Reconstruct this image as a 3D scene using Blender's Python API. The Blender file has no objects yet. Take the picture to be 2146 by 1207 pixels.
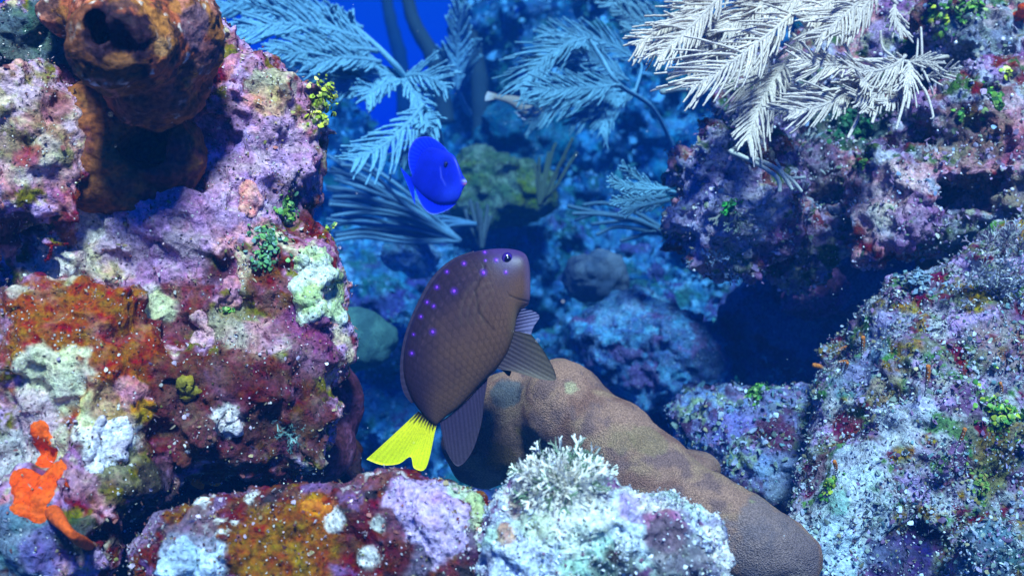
import bpy, math, random
import numpy as np
from mathutils import Vector
from mathutils.bvhtree import BVHTree

random.seed(7)
RNG = np.random.default_rng(11)
sc = bpy.context.scene
COL = sc.collection

# ------------------------------------------------------------------ camera
LENS = 38.0
K = 36.0 / LENS / 2146.0            # metres per photo pixel at one metre
cam_d = bpy.data.cameras.new("camera"); cam = bpy.data.objects.new("camera", cam_d); COL.objects.link(cam)
cam_d.lens = LENS; cam_d.sensor_width = 36; cam_d.clip_start = 0.01; cam_d.clip_end = 200
cam.location = (0, 0, 0); cam.rotation_euler = (math.radians(90), 0, 0)
cam_d.dof.use_dof = True; cam_d.dof.focus_distance = 0.60; cam_d.dof.aperture_fstop = 12
sc.camera = cam

# ------------------------------------------------------------------ sky, sun, exposure
SUN = Vector((0.10, -0.68, 0.72)).normalized()
w = bpy.data.worlds.new("World"); sc.world = w; w.use_nodes = True
nt = w.node_tree; nt.nodes.clear()
wo = nt.nodes.new("ShaderNodeOutputWorld"); bg = nt.nodes.new("ShaderNodeBackground")
sky = nt.nodes.new("ShaderNodeTexSky"); sky.sky_type = 'NISHITA'; sky.sun_disc = False
sky.sun_elevation = math.asin(SUN.z); sky.sun_rotation = math.atan2(SUN.x, SUN.y)
tint = nt.nodes.new("ShaderNodeMix"); tint.data_type = 'RGBA'; tint.blend_type = 'MULTIPLY'
tint.inputs[0].default_value = 1.0; tint.inputs[7].default_value = (0.06, 0.46, 1.0, 1)   # daylight filtered by sea water
nt.links.new(sky.outputs[0], tint.inputs[6]); nt.links.new(tint.outputs[2], bg.inputs[0])
bg.inputs[1].default_value = 0.019
nt.links.new(bg.outputs[0], wo.inputs[0])
sd = bpy.data.lights.new("sun", 'SUN'); so = bpy.data.objects.new("sun", sd); COL.objects.link(so)
sd.energy = 5.0; sd.angle = math.radians(10); sd.color = (1.0, 0.455, 0.23)
so.rotation_euler = (-SUN).to_track_quat('-Z', 'Y').to_euler()
sc.view_settings.view_transform = 'Standard'; sc.view_settings.look = 'None'
sc.view_settings.gamma = 1; sc.view_settings.use_curve_mapping = False
sc.view_settings.exposure = 3.0
sc.cycles.volume_bounces = 1
sc.cycles.max_bounces = 6

# ------------------------------------------------------------------ helpers
def dm(d):
    return d if d <= 0.9 else 0.9 + (d - 0.9) * 1.6      # stretch the background away

def P(px, py, d):
    d = dm(d)
    return np.array([(px - 1073.0) * K * d, d, (603.5 - py) * K * d])

_perm = np.random.default_rng(5).permutation(256).astype(np.int32)
_perm = np.concatenate([_perm, _perm])
_g = np.random.default_rng(6).normal(size=(256, 3)).astype(np.float32)
_g /= np.linalg.norm(_g, axis=1, keepdims=True)

def perlin(p):
    p = np.asarray(p, np.float32)
    i = np.floor(p); f = p - i; i = i.astype(np.int32) & 255
    u = f * f * f * (f * (f * 6 - 15) + 10)
    out = np.zeros(len(p), np.float32)
    for dx in (0, 1):
        wx = u[:, 0] if dx else 1 - u[:, 0]
        hx = _perm[(i[:, 0] + dx) & 255]
        for dy in (0, 1):
            wy = wx * (u[:, 1] if dy else 1 - u[:, 1])
            hy = _perm[(hx + i[:, 1] + dy) & 255]
            for dz in (0, 1):
                wz = wy * (u[:, 2] if dz else 1 - u[:, 2])
                g = _g[_perm[(hy + i[:, 2] + dz) & 255]]
                out += wz * (g[:, 0] * (f[:, 0] - dx) + g[:, 1] * (f[:, 1] - dy) + g[:, 2] * (f[:, 2] - dz))
    return out * 1.6

def fbm(p, scale, octv=3, seed=0.0, gain=0.5):
    q = np.asarray(p, np.float32) * scale + np.float32(seed) * np.array([1.7, 3.1, 2.3], np.float32) + 50.5
    a, t = 1.0, 0.0
    for k in range(octv):
        t = t + a * perlin(q); q = q * 2.03 + 7.7; a *= gain
    return t

def sstep(a, b, x):
    t = np.clip((x - a) / (b - a), 0, 1); return t * t * (3 - 2 * t)

def mk(name, V, Fs, mat=None, col=None, parent=None, smooth=True):
    """numpy verts, list of face arrays -> one linked mesh object"""
    V = np.asarray(V, np.float32)
    if not isinstance(Fs, (list, tuple)): Fs = [Fs]
    Fs = [np.asarray(f, np.int32) for f in Fs if len(f)]
    me = bpy.data.meshes.new(name)
    me.vertices.add(len(V)); me.vertices.foreach_set("co", V.ravel())
    nl = sum(f.size for f in Fs); nf = sum(len(f) for f in Fs)
    me.loops.add(nl); me.polygons.add(nf)
    me.loops.foreach_set("vertex_index", np.concatenate([f.ravel() for f in Fs]))
    tot = np.concatenate([np.full(len(f), f.shape[1], np.int32) for f in Fs])
    st = np.concatenate([[0], np.cumsum(tot)[:-1]]).astype(np.int32)
    me.polygons.foreach_set("loop_start", st); me.polygons.foreach_set("loop_total", tot)
    if smooth: me.polygons.foreach_set("use_smooth", np.ones(nf, bool))
    me.update(calc_edges=True)
    if col is not None:
        col = np.asarray(col, np.float32)
        if col.ndim == 1: col = np.tile(col, (len(V), 1))
        if col.shape[1] == 3: col = np.concatenate([col, np.ones((len(col), 1), np.float32)], 1)
        at = me.color_attributes.new("Col", 'FLOAT_COLOR', 'POINT')
        at.data.foreach_set("color", col.astype(np.float32).ravel())
    if mat is not None: me.materials.append(mat)
    o = bpy.data.objects.new(name, me); COL.objects.link(o)
    if parent is not None: o.parent = parent
    return o

def tag(o, label=None, cat=None, group=None, kind=None):
    if label: o["label"] = label
    if cat: o["category"] = cat
    if group: o["group"] = group
    if kind: o["kind"] = kind
    return o

def empty(name, loc=(0, 0, 0)):
    o = bpy.data.objects.new(name, None); COL.objects.link(o); o.empty_display_size = 0.01
    o.location = Vector([float(v) for v in loc]); return o

def put(o, root):
    """parent keeping world-space vertices"""
    o.parent = root; o.matrix_parent_inverse = root.matrix_basis.inverted(); return o

def grid_faces(nu, nv, closed_v=False, off=0):
    i, j = np.meshgrid(np.arange(nu - 1), np.arange(nv if closed_v else nv - 1), indexing='ij')
    i = i.ravel(); j = j.ravel(); j2 = (j + 1) % nv
    return np.stack([i * nv + j, i * nv + j2, (i + 1) * nv + j2, (i + 1) * nv + j], 1) + off

def catmull(pts, n):
    pts = np.asarray(pts, float); m = len(pts)
    t = np.linspace(0, m - 1, n); i = np.clip(t.astype(int), 0, m - 2); f = (t - i)[:, None]
    p0 = pts[np.clip(i - 1, 0, m - 1)]; p1 = pts[i]; p2 = pts[i + 1]; p3 = pts[np.clip(i + 2, 0, m - 1)]
    return 0.5 * (2 * p1 + (p2 - p0) * f + (2 * p0 - 5 * p1 + 4 * p2 - p3) * f ** 2 + (3 * p1 - p0 - 3 * p2 + p3) * f ** 3)

class Acc:
    """collects pieces into one mesh"""
    def __init__(s): s.V = []; s.F = []; s.C = []; s.n = 0
    def add(s, V, Fs, c):
        V = np.asarray(V, float); c = np.asarray(c, float)
        if c.ndim == 1: c = np.tile(c, (len(V), 1))
        s.V.append(V); s.C.append(c[:, :3])
        for f in (Fs if isinstance(Fs, (list, tuple)) else [Fs]): s.F.append(np.asarray(f) + s.n)
        s.n += len(V)
    def build(s, name, mat, parent=None):
        by = {}
        for f in s.F: by.setdefault(f.shape[1], []).append(f)
        return mk(name, np.concatenate(s.V), [np.concatenate(v) for v in by.values()], mat, np.concatenate(s.C), parent)

def tube_pts(pts, rad, sides=6, rough=0.0):
    pts = np.asarray(pts, float); n = len(pts); rad = np.broadcast_to(np.asarray(rad, float), (n,))
    t = np.gradient(pts, axis=0); t /= np.linalg.norm(t, axis=1, keepdims=True) + 1e-12
    ref = np.array([0.13, 1.0, 0.21]); a = np.cross(t, ref); a /= np.linalg.norm(a, axis=1, keepdims=True) + 1e-12
    b = np.cross(t, a)
    th = np.linspace(0, 2 * math.pi, sides, endpoint=False)
    r = rad[:, None] * (1 + rough * RNG.uniform(-1, 1, (n, sides)))
    V = pts[:, None] + r[..., None] * (a[:, None] * np.cos(th)[None, :, None] + b[:, None] * np.sin(th)[None, :, None])
    V = V.reshape(-1, 3); F = grid_faces(n, sides, True)
    V = np.concatenate([V, pts[:1], pts[-1:] + t[-1:] * rad[-1] * 0.6])
    m = n * sides; j = np.arange(sides); j2 = (j + 1) % sides
    T = np.concatenate([np.stack([np.full(sides, m), j2, j], 1), np.stack([np.full(sides, m + 1), (n - 1) * sides + j, (n - 1) * sides + j2], 1)])
    return V, [F, T]

# ------------------------------------------------------------------ materials
def new_mat(name):
    m = bpy.data.materials.new(name); m.use_nodes = True
    t = m.node_tree; b = t.nodes["Principled BSDF"]
    return m, t, b

def N(t, typ, **kw):
    n = t.nodes.new(typ)
    for k, v in kw.items(): setattr(n, k, v)
    return n

def math_node(t, op, a, b=None, clamp=False):
    n = N(t, "ShaderNodeMath", operation=op, use_clamp=clamp)
    for i, x in enumerate((a, b)):
        if x is None: continue
        if isinstance(x, (int, float)): n.inputs[i].default_value = x
        else: t.links.new(x, n.inputs[i])
    return n.outputs[0]

def mixc(t, fac, a, b, blend='MIX'):
    n = N(t, "ShaderNodeMix", data_type='RGBA', blend_type=blend)
    for i, x in ((0, fac), (6, a), (7, b)):
        if isinstance(x, (int, float)): n.inputs[i].default_value = x
        elif isinstance(x, tuple): n.inputs[i].default_value = x
        else: t.links.new(x, n.inputs[i])
    return n.outputs[2]

def ramp(t, x, a, b, lo=0.0, hi=1.0):
    n = N(t, "ShaderNodeMapRange"); n.inputs[1].default_value = a; n.inputs[2].default_value = b
    n.inputs[3].default_value = lo; n.inputs[4].default_value = hi
    t.links.new(x, n.inputs[0]); return n.outputs[0]

def rock_material(name, s=1.0, bump=1.0, spec_col=(0.82, 0.80, 0.74, 1)):
    """encrusted reef rock: painted colour attribute, alpha = density of pale grains"""
    m, t, b = new_mat(name)
    at = N(t, "ShaderNodeAttribute", attribute_name="Col"); tc = N(t, "ShaderNodeTexCoord"); co = tc.outputs["Object"]
    def noise(sc_, det=5, rough=0.6):
        n = N(t, "ShaderNodeTexNoise"); n.inputs["Scale"].default_value = sc_; n.inputs["Detail"].default_value = det
        n.inputs["Roughness"].default_value = rough; t.links.new(co, n.inputs["Vector"]); return n
    def voro(sc_, feat='F1'):
        n = N(t, "ShaderNodeTexVoronoi", feature=feat); n.inputs["Scale"].default_value = sc_
        t.links.new(co, n.inputs["Vector"]); return n
    nA = noise(420 / s); nB = noise(130 / s, 6, 0.65); nC = noise(75 / s, 4, 0.6)
    c = at.outputs["Color"]
    v = ramp(t, nA.outputs["Fac"], 0.3, 0.72, 0.38, 1.62)
    g = N(t, "ShaderNodeCombineXYZ")
    for i in range(3): t.links.new(v, g.inputs[i])
    c = mixc(t, 1.0, c, g.outputs[0], 'MULTIPLY')
    hs = N(t, "ShaderNodeHueSaturation"); t.links.new(c, hs.inputs["Color"])
    t.links.new(ramp(t, nB.outputs["Fac"], 0.3, 0.7, 0.455, 0.545), hs.inputs["Hue"])
    t.links.new(ramp(t, noise(60 / s).outputs["Fac"], 0.3, 0.7, 0.92, 1.5), hs.inputs["Saturation"])
    c = hs.outputs[0]
    # dark pores and pits
    vp = voro(330 / s); dark = ramp(t, vp.outputs["Distance"], 0.10, 0.26, 1.0, 0.0)
    sepp = N(t, "ShaderNodeSeparateColor"); t.links.new(vp.outputs["Color"], sepp.inputs[0])
    dark = math_node(t, 'MULTIPLY', dark, ramp(t, sepp.outputs[0], 0.45, 0.6), True)
    c = mixc(t, math_node(t, 'MULTIPLY', dark, 0.75), c, (0.02, 0.012, 0.016, 1))
    # pale grains
    fac = None
    for sc_, th in ((380 / s, 0.32), (640 / s, 0.40)):
        vs = voro(sc_); sep = N(t, "ShaderNodeSeparateColor"); t.links.new(vs.outputs["Color"], sep.inputs[0])
        rad = math_node(t, 'MULTIPLY', sep.outputs[1], th)
        inside = ramp(t, math_node(t, 'SUBTRACT', rad, vs.outputs["Distance"]), -0.03, 0.06)
        pick = ramp(t, math_node(t, 'SUBTRACT', math_node(t, 'ADD', at.outputs["Alpha"], ramp(t, nC.outputs["Fac"], 0.36, 0.64, -0.34, 0.30)), sep.outputs[0]), 0.0, 0.04)
        k = math_node(t, 'MULTIPLY', inside, pick, True)
        fac = k if fac is None else math_node(t, 'MAXIMUM', fac, k)
    c = mixc(t, math_node(t, 'MULTIPLY', fac, 0.65), c, spec_col)
    t.links.new(c, b.inputs["Base Color"])
    b.inputs["Roughness"].default_value = 0.62; b.inputs["Specular IOR Level"].default_value = 0.12
    h = math_node(t, 'ADD', math_node(t, 'MULTIPLY', nA.outputs["Fac"], 1.0), math_node(t, 'MULTIPLY', nB.outputs["Fac"], 1.2))
    h = math_node(t, 'SUBTRACT', math_node(t, 'ADD', h, math_node(t, 'MULTIPLY', fac, 0.5)), math_node(t, 'MULTIPLY', dark, 0.5))
    bp = N(t, "ShaderNodeBump"); bp.inputs["Strength"].default_value = 0.9; bp.inputs["Distance"].default_value = 0.0022 * bump * s
    t.links.new(h, bp.inputs["Height"]); t.links.new(bp.outputs[0], b.inputs["Normal"])
    return m

def soft_material(name, rough=0.55, spec=0.3, bscale=500.0, bdist=0.0006, var=0.35, cells=False, sheen=0.0, trans=0.0):
    """living tissue: colour attribute with fine mottling and grain"""
    m, t, b = new_mat(name)
    at = N(t, "ShaderNodeAttribute", attribute_name="Col"); tc = N(t, "ShaderNodeTexCoord"); co = tc.outputs["Object"]
    n = N(t, "ShaderNodeTexNoise"); n.inputs["Scale"].default_value = bscale; n.inputs["Detail"].default_value = 4
    t.links.new(co, n.inputs["Vector"]); hgt = n.outputs["Fac"]
    v = ramp(t, n.outputs["Fac"], 0.3, 0.7, 1 - var, 1 + var)
    if cells:
        vo = N(t, "ShaderNodeTexVoronoi"); vo.inputs["Scale"].default_value = bscale * 1.3
        t.links.new(co, vo.inputs["Vector"])
        hgt = math_node(t, 'SUBTRACT', hgt, math_node(t, 'MULTIPLY', vo.outputs["Distance"], 1.2))
        v = math_node(t, 'MULTIPLY', v, ramp(t, vo.outputs["Distance"], 0.1, 0.7, 1.25, 0.7))
    g = N(t, "ShaderNodeCombineXYZ")
    for i in range(3): t.links.new(v, g.inputs[i])
    t.links.new(mixc(t, 1.0, at.outputs["Color"], g.outputs[0], 'MULTIPLY'), b.inputs["Base Color"])
    b.inputs["Roughness"].default_value = rough; b.inputs["Specular IOR Level"].default_value = spec * 0.35
    if trans: 
        b.inputs["Subsurface Weight"].default_value = trans; b.inputs["Subsurface Radius"].default_value = (1, 1, 1); b.inputs["Subsurface Scale"].default_value = 0.002
    bp = N(t, "ShaderNodeBump"); bp.inputs["Strength"].default_value = 0.8; bp.inputs["Distance"].default_value = bdist
    t.links.new(hgt, bp.inputs["Height"]); t.links.new(bp.outputs[0], b.inputs["Normal"])
    return m

M_ROCK = rock_material("encrusted_rock")
M_FAR = rock_material("far_reef_rock", 2.2, 1.3)
M_SPONGE = soft_material("sponge_tissue", 0.65, 0.25, 380, 0.0014, 0.55)
M_ORANGE = soft_material("orange_sponge", 0.6, 0.2, 520, 0.0012, 0.35)
M_CORAL = soft_material("brown_coral_tissue", 0.7, 0.2, 900, 0.0007, 0.3, cells=True)
M_PLUME = soft_material("gorgonian_polyps", 0.7, 0.2, 900, 0.0005, 0.3)
M_ALGAE = soft_material("algae_blade", 0.5, 0.35, 500, 0.0003, 0.3)
M_FISH = soft_material("fish_skin", 0.4, 0.7, 1500, 0.00012, 0.2)
M_FIN = soft_material("fish_fin", 0.45, 0.35, 900, 0.0001, 0.15)
m, t_, b_ = new_mat("fish_eye"); M_EYE = m
at_ = N(t_, "ShaderNodeAttribute", attribute_name="Col"); t_.links.new(at_.outputs["Color"], b_.inputs["Base Color"])
b_.inputs["Roughness"].default_value = 0.12

# ------------------------------------------------------------------ implicit rocks (blobs -> surface nets)
class Rock: pass
BVHS = []

def surf_nets(f, org, h):
    nx, ny, nz = f.shape
    ins = f < 0
    c = ins[:-1, :-1, :-1].astype(np.int8)
    cnt = np.zeros((nx - 1, ny - 1, nz - 1), np.int8)
    for dx in (0, 1):
        for dy in (0, 1):
            for dz in (0, 1):
                cnt += ins[dx:nx - 1 + dx, dy:ny - 1 + dy, dz:nz - 1 + dz]
    act = (cnt > 0) & (cnt < 8)
    I = np.argwhere(act)
    idx = np.full(act.shape, -1, np.int32); idx[act] = np.arange(len(I))
    corners = np.array([(a, b_2, c_2) for a in (0, 1) for b_2 in (0, 1) for c_2 in (0, 1)])
    fv = np.stack([f[I[:, 0] + k[0], I[:, 1] + k[1], I[:, 2] + k[2]] for k in corners], 1)
    acc = np.zeros((len(I), 3)); n = np.zeros(len(I))
    for a in range(8):
        for b2 in range(a + 1, 8):
            if np.abs(corners[a] - corners[b2]).sum() != 1: continue
            fa, fb = fv[:, a], fv[:, b2]; x = (fa < 0) != (fb < 0)
            tt = np.where(x, fa / np.where(x, fa - fb, 1), 0)
            pt = corners[a] + tt[:, None] * (corners[b2] - corners[a])
            acc += np.where(x[:, None], pt, 0); n += x
    V = (I + acc / n[:, None]) * h + org
    Q = []
    for ax in range(3):
        s0 = [slice(1, -1)] * 3; s0[ax] = slice(0, -1); s1 = list(s0); s1[ax] = slice(1, None)
        A = ins[tuple(s0)]; B = ins[tuple(s1)]
        E = np.argwhere(A != B)
        if not len(E): continue
        off = np.array([1, 1, 1]); off[ax] = 0; E = E + off
        flip = ins[E[:, 0], E[:, 1], E[:, 2]]
        u = [0, 0, 0]; v = [0, 0, 0]; u[(ax + 1) % 3] = 1; v[(ax + 2) % 3] = 1; u = np.array(u); v = np.array(v)
        q = [idx[tuple((E - k).T)] for k in (u * 0, u, u + v, v)]
        q = np.stack(q, 1)
        q[~flip] = q[~flip][:, ::-1]
        Q.append(q)
    Q = np.concatenate(Q); Q = Q[(Q >= 0).all(1)]
    return V, Q

def vert_normals(V, Q):
    n = np.cross(V[Q[:, 2]] - V[Q[:, 0]], V[Q[:, 3]] - V[Q[:, 1]])
    vn = np.zeros_like(V)
    for k in range(4):
        for a in range(3): vn[:, a] += np.bincount(Q[:, k], n[:, a], len(V))
    return vn / (np.linalg.norm(vn, axis=1, keepdims=True) + 1e-20)

def ell(X, c, r):
    q = (X - c) / r; k0 = np.sqrt((q * q).sum(-1)); q2 = q / r; k1 = np.sqrt((q2 * q2).sum(-1))
    return k0 * (k0 - 1) / (k1 + 1e-9)

def make_rock(blobs, holes=(), h=0.0016, k=0.02, rough=((22, 0.012),), fine=((70, 0.003), (190, 0.0011)), seed=0, hk=0.008, ridge=0.0):
    """blobs: (px, py, depth, rx, ry, rz) radii in photo pixels at that depth"""
    cs = [(P(b[0], b[1], b[2]), np.array(b[3:6]) * K * dm(b[2])) for b in blobs]
    hs = [(P(b[0], b[1], b[2]), np.array(b[3:6]) * K * dm(b[2])) for b in holes]
    lo = np.min([c - r for c, r in cs], 0) - 0.02; hi = np.max([c + r for c, r in cs], 0) + 0.02
    n = np.ceil((hi - lo) / h).astype(int) + 1
    gx, gy, gz = [lo[a] + h * np.arange(n[a]) for a in range(3)]
    f = np.full(n, 1e3, np.float32)
    def field(c, r):
        qx, qy, qz = [((g - c[a]) / r[a]).astype(np.float32) for a, g in enumerate((gx, gy, gz))]
        k0 = np.sqrt((qx ** 2)[:, None, None] + (qy ** 2)[None, :, None] + (qz ** 2)[None, None, :])
        k1 = np.sqrt(((qx / r[0]) ** 2)[:, None, None] + ((qy / r[1]) ** 2)[None, :, None] + ((qz / r[2]) ** 2)[None, None, :]).astype(np.float32)
        return (k0 * (k0 - 1) / (k1 + 1e-6)).astype(np.float32)
    for c, r in cs:
        g = field(c, r); hh = np.clip(0.5 + 0.5 * (g - f) / k, 0, 1).astype(np.float32)
        f = g + (f - g) * hh - k * hh * (1 - hh)
    for c, r in hs:
        g = -field(c, r); hh = np.clip(0.5 - 0.5 * (g - f) / hk, 0, 1).astype(np.float32)
        f = g + (f - g) * hh + hk * hh * (1 - hh)
    amp = sum(a for _, a in rough) * 1.6 + 3 * h
    msk = np.abs(f) < amp; I = np.argwhere(msk)
    X = lo + I * h
    d = np.zeros(len(X), np.float32)
    for s, a in rough: d += a * fbm(X, s, 2, seed)
    f[msk] += d
    f[0] = f[-1] = 1; f[:, 0] = f[:, -1] = 1; f[:, :, 0] = f[:, :, -1] = 1
    V, Q = surf_nets(f, lo, h)
    nn = vert_normals(V, Q)
    for s, a in fine:
        V = V + nn * (a * fbm(V, s, 3, seed + 3))[:, None]
    if ridge:
        V = V - nn * (ridge * (1 - np.abs(fbm(V, 45, 2, seed + 9))) ** 4)[:, None]
    R = Rock(); R.V = V; R.Q = Q; R.N = vert_normals(V, Q); R.h = h
    R.C = np.zeros((len(V), 4), np.float32); R.C[:, 3] = 0.15
    R.bvh = BVHTree.FromPolygons(V.tolist(), Q.tolist()); BVHS.append(R.bvh)
    R.seed = seed
    return R

def surf(px, py, R=None):
    d = Vector(P(px, py, 1.0)).normalized(); best = None
    for b in ([R.bvh] if R is not None else BVHS):
        hit = b.ray_cast(Vector((0, 0, 0)), d)
        if hit[0] is not None and (best is None or hit[3] < best[2]): best = (np.array(hit[0]), np.array(hit[1]), hit[3])
    if best is None and R is not None:
        q = R.bvh.find_nearest(d * 0.6); best = (np.array(q[0]), np.array(q[1]), 0.6)
    if best is None: best = (P(px, py, 1.0), np.array([0, -1.0, 0]), 1.0)
    n = best[1]
    if np.dot(n, best[0]) > 0: n = -n
    return best[0], n

def paint(R, base, layers, patches, alpha=0.15):
    """layers: (colour, scale, threshold, softness, seed[, alpha]); patches: (px, py, radius px, colour, strength[, alpha])"""
    V = R.V; C = np.tile(np.array(base, np.float32), (len(V), 1)); A = np.full(len(V), alpha * .6, np.float32)
    for L in layers:
        col, s, th, so_, sd_ = L[:5]
        m_ = sstep(th - so_, th + so_, fbm(V, s, 4, sd_ + R.seed, 0.6))
        C += m_[:, None] * (np.array(col, np.float32) - C)
        if len(L) > 5: A += m_ * (L[5] * .6 - A)
    wob = fbm(V, 60, 4, 33 + R.seed, 0.65)
    for p in patches:
        px, py, r, col, st = p[:5]
        c, _ = surf(px, py, R); d = c[1]
        rr = r * K * d
        dist = np.linalg.norm(V - c, axis=1) / rr
        m_ = st * sstep(-0.12, 0.12, 1 - dist + 0.35 * wob)
        C += m_[:, None] * (np.array(col, np.float32) - C)
        if len(p) > 5: A += m_ * (p[5] * .65 - A)
    R.C = np.concatenate([C, A[:, None]], 1)

def crust(name, R, spots, height, col, mat=None, col2=None, parent=None, wobble=0.35, wscale=90, edge=0.3, holes=0.0):
    """raised sheet that follows the rock: spots (px, py, radius px)"""
    V, Q = R.V, R.Q
    m_ = np.full(len(V), -9.0)
    for px, py, r in spots:
        c, _ = surf(px, py, R); rr = r * K * c[1]
        m_ = np.maximum(m_, 1 - np.linalg.norm(V - c, axis=1) / rr)
    m_ = m_ + wobble * fbm(V, wscale, 3, 71)
    keep = (m_[Q] > -0.25).all(1) & ((m_[Q] > 0).any(1) | (m_[Q] > -0.25).all(1))
    q = Q[keep]
    ids, inv = np.unique(q, return_inverse=True); q = inv.reshape(q.shape)
    lab = np.arange(len(ids))                      # keep the largest connected sheet
    for _ in range(400):
        mn = lab[q].min(1); new = lab.copy(); np.minimum.at(new, q.ravel(), np.repeat(mn, 4)); new = new[new]
        if (new == lab).all(): break
        lab = new
    big = np.bincount(lab).argmax(); q = ids[q[(lab[q] == big).all(1)]]
    ids, inv = np.unique(q, return_inverse=True); q = inv.reshape(q.shape)
    v = V[ids]; mm = m_[ids]; n = R.N[ids]
    disp = np.where(mm > 0, height * sstep(0, edge, mm) - 0.0002, -0.0035 * np.clip(-mm / 0.1, 0, 1) - 0.0002)
    v = v + n * (disp + 0.0005 * fbm(v, 300, 2, 5) * (mm > 0.1))[:, None]
    c = np.tile(np.array(col, np.float32), (len(v), 1))
    if col2 is not None:
        k_ = sstep(-0.2, 0.35, fbm(v, 70, 4, 17, 0.65)); c += k_[:, None] * (np.array(col2, np.float32) - c)
    if mat is None: c = np.concatenate([c, np.full((len(c), 1), .16, np.float32)], 1)
    o = mk(name, v, q, mat or M_ROCK, c)
    if parent is not None: put(o, parent)
    return o

def rock_obj(name, R, mat, label, cat='rock', **kw):
    o = mk(name, R.V, R.Q, mat, R.C); R.obj = o
    return tag(o, label, cat, **kw)

# templates for scattered turf
def disc_template():
    th = np.linspace(0, 2 * math.pi, 7, endpoint=False)
    r = 1 + 0.15 * np.sin(3 * th)
    V = [[0, 0, 0.35]] + [[r[i] * math.cos(a), r[i] * math.sin(a), 0.12 * math.sin(2 * a)] for i, a in enumerate(th)]
    V = np.array(V); F = np.array([[0, 1 + i, 1 + (i + 1) % 7] for i in range(7)])
    return V, F
def grain_template():
    V = np.array([[1, 0, 0], [-1, 0, 0], [0, 1, 0], [0, -1, 0], [0, 0, 1], [0, 0, -1]], float)
    F = np.array([[0, 2, 4], [2, 1, 4], [1, 3, 4], [3, 0, 4], [2, 0, 5], [1, 2, 5], [3, 1, 5], [0, 3, 5]]); return V, F
def blade_template():
    z = np.linspace(0, 1, 5); wd = np.array([0.10, 0.14, 0.16, 0.13, 0.03]); bend = 0.35 * z ** 2
    V = []
    for i in range(5): V += [[-wd[i], bend[i], z[i]], [wd[i], bend[i], z[i]], [0, bend[i] + 0.06, z[i]]]
    V = np.array(V); F = []
    for i in range(4):
        a, b2 = i * 3, i * 3 + 3; F += [[a, a + 2, b2 + 2, b2], [a + 2, a + 1, b2 + 1, b2 + 2]]
    return V, np.array(F)
def fork_template():
    A = Acc()
    def rib(p, q, w0, w1, n0=0.0):
        p = np.array(p, float); q = np.array(q, float); d = q - p; s = np.array([d[2], 0, -d[0]]); s /= np.linalg.norm(s) + 1e-9
        nrm = np.array([0, 1, 0]) * 0.03
        V = np.array([p - s * w0, p + s * w0, q + s * w1, q - s * w1, (p + q) / 2 + nrm]); A.add(V, np.array([[0, 1, 4], [1, 2, 4], [2, 3, 4], [3, 0, 4]]), np.ones(3))
    rib((0, 0, 0), (0.03, 0.08, 0.5), 0.07, 0.10)
    rib((0.03, 0.08, 0.48), (-0.22, 0.2, 0.85), 0.09, 0.09); rib((0.03, 0.08, 0.48), (0.26, 0.02, 0.82), 0.09, 0.09)
    rib((-0.22, 0.2, 0.83), (-0.42, 0.22, 1.0), 0.08, 0.05); rib((-0.22, 0.2, 0.83), (-0.14, 0.36, 1.1), 0.08, 0.05)
    rib((0.26, 0.02, 0.8), (0.2, 0.05, 1.08), 0.08, 0.05); rib((0.26, 0.02, 0.8), (0.48, -0.1, 0.97), 0.08, 0.05)
    return np.concatenate(A.V), np.concatenate(A.F)
TEMPL = {'disc': disc_template(), 'grain': grain_template(), 'blade': blade_template(), 'fork': fork_template()}

def frames(n, tilt):
    n = n + tilt * RNG.normal(size=n.shape); n /= np.linalg.norm(n, axis=1, keepdims=True)
    r = RNG.normal(size=n.shape); a = np.cross(n, r); a /= np.linalg.norm(a, axis=1, keepdims=True); b2 = np.cross(n, a)
    return a, b2, n

def instances(kind, pos, nrm, size, cols, tilt=0.6, squash=None):
    TV, TF = TEMPL[kind]; a, b2, c2 = frames(nrm, tilt)
    n = len(pos); s = np.asarray(size)[:, None, None]
    T = np.broadcast_to(TV, (n,) + TV.shape)
    if squash is not None: T = T * squash[:, None, :]
    V = pos[:, None] + s * (T[..., :1] * a[:, None] + T[..., 1:2] * b2[:, None] + T[..., 2:] * c2[:, None])
    F = (TF[None] + (np.arange(n) * len(TV))[:, None, None]).reshape(-1, TF.shape[1])
    return V.reshape(-1, 3), F, np.repeat(cols, len(TV), 0)

def pick(pal, n, jit=0.25):
    pal = np.array(pal, float); wts = pal[:, 3] / pal[:, 3].sum()
    c = pal[RNG.choice(len(pal), n, p=wts), :3]
    return np.clip(c * (1 + jit * RNG.normal(size=(n, 1))), 0.004, 0.92)

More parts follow.
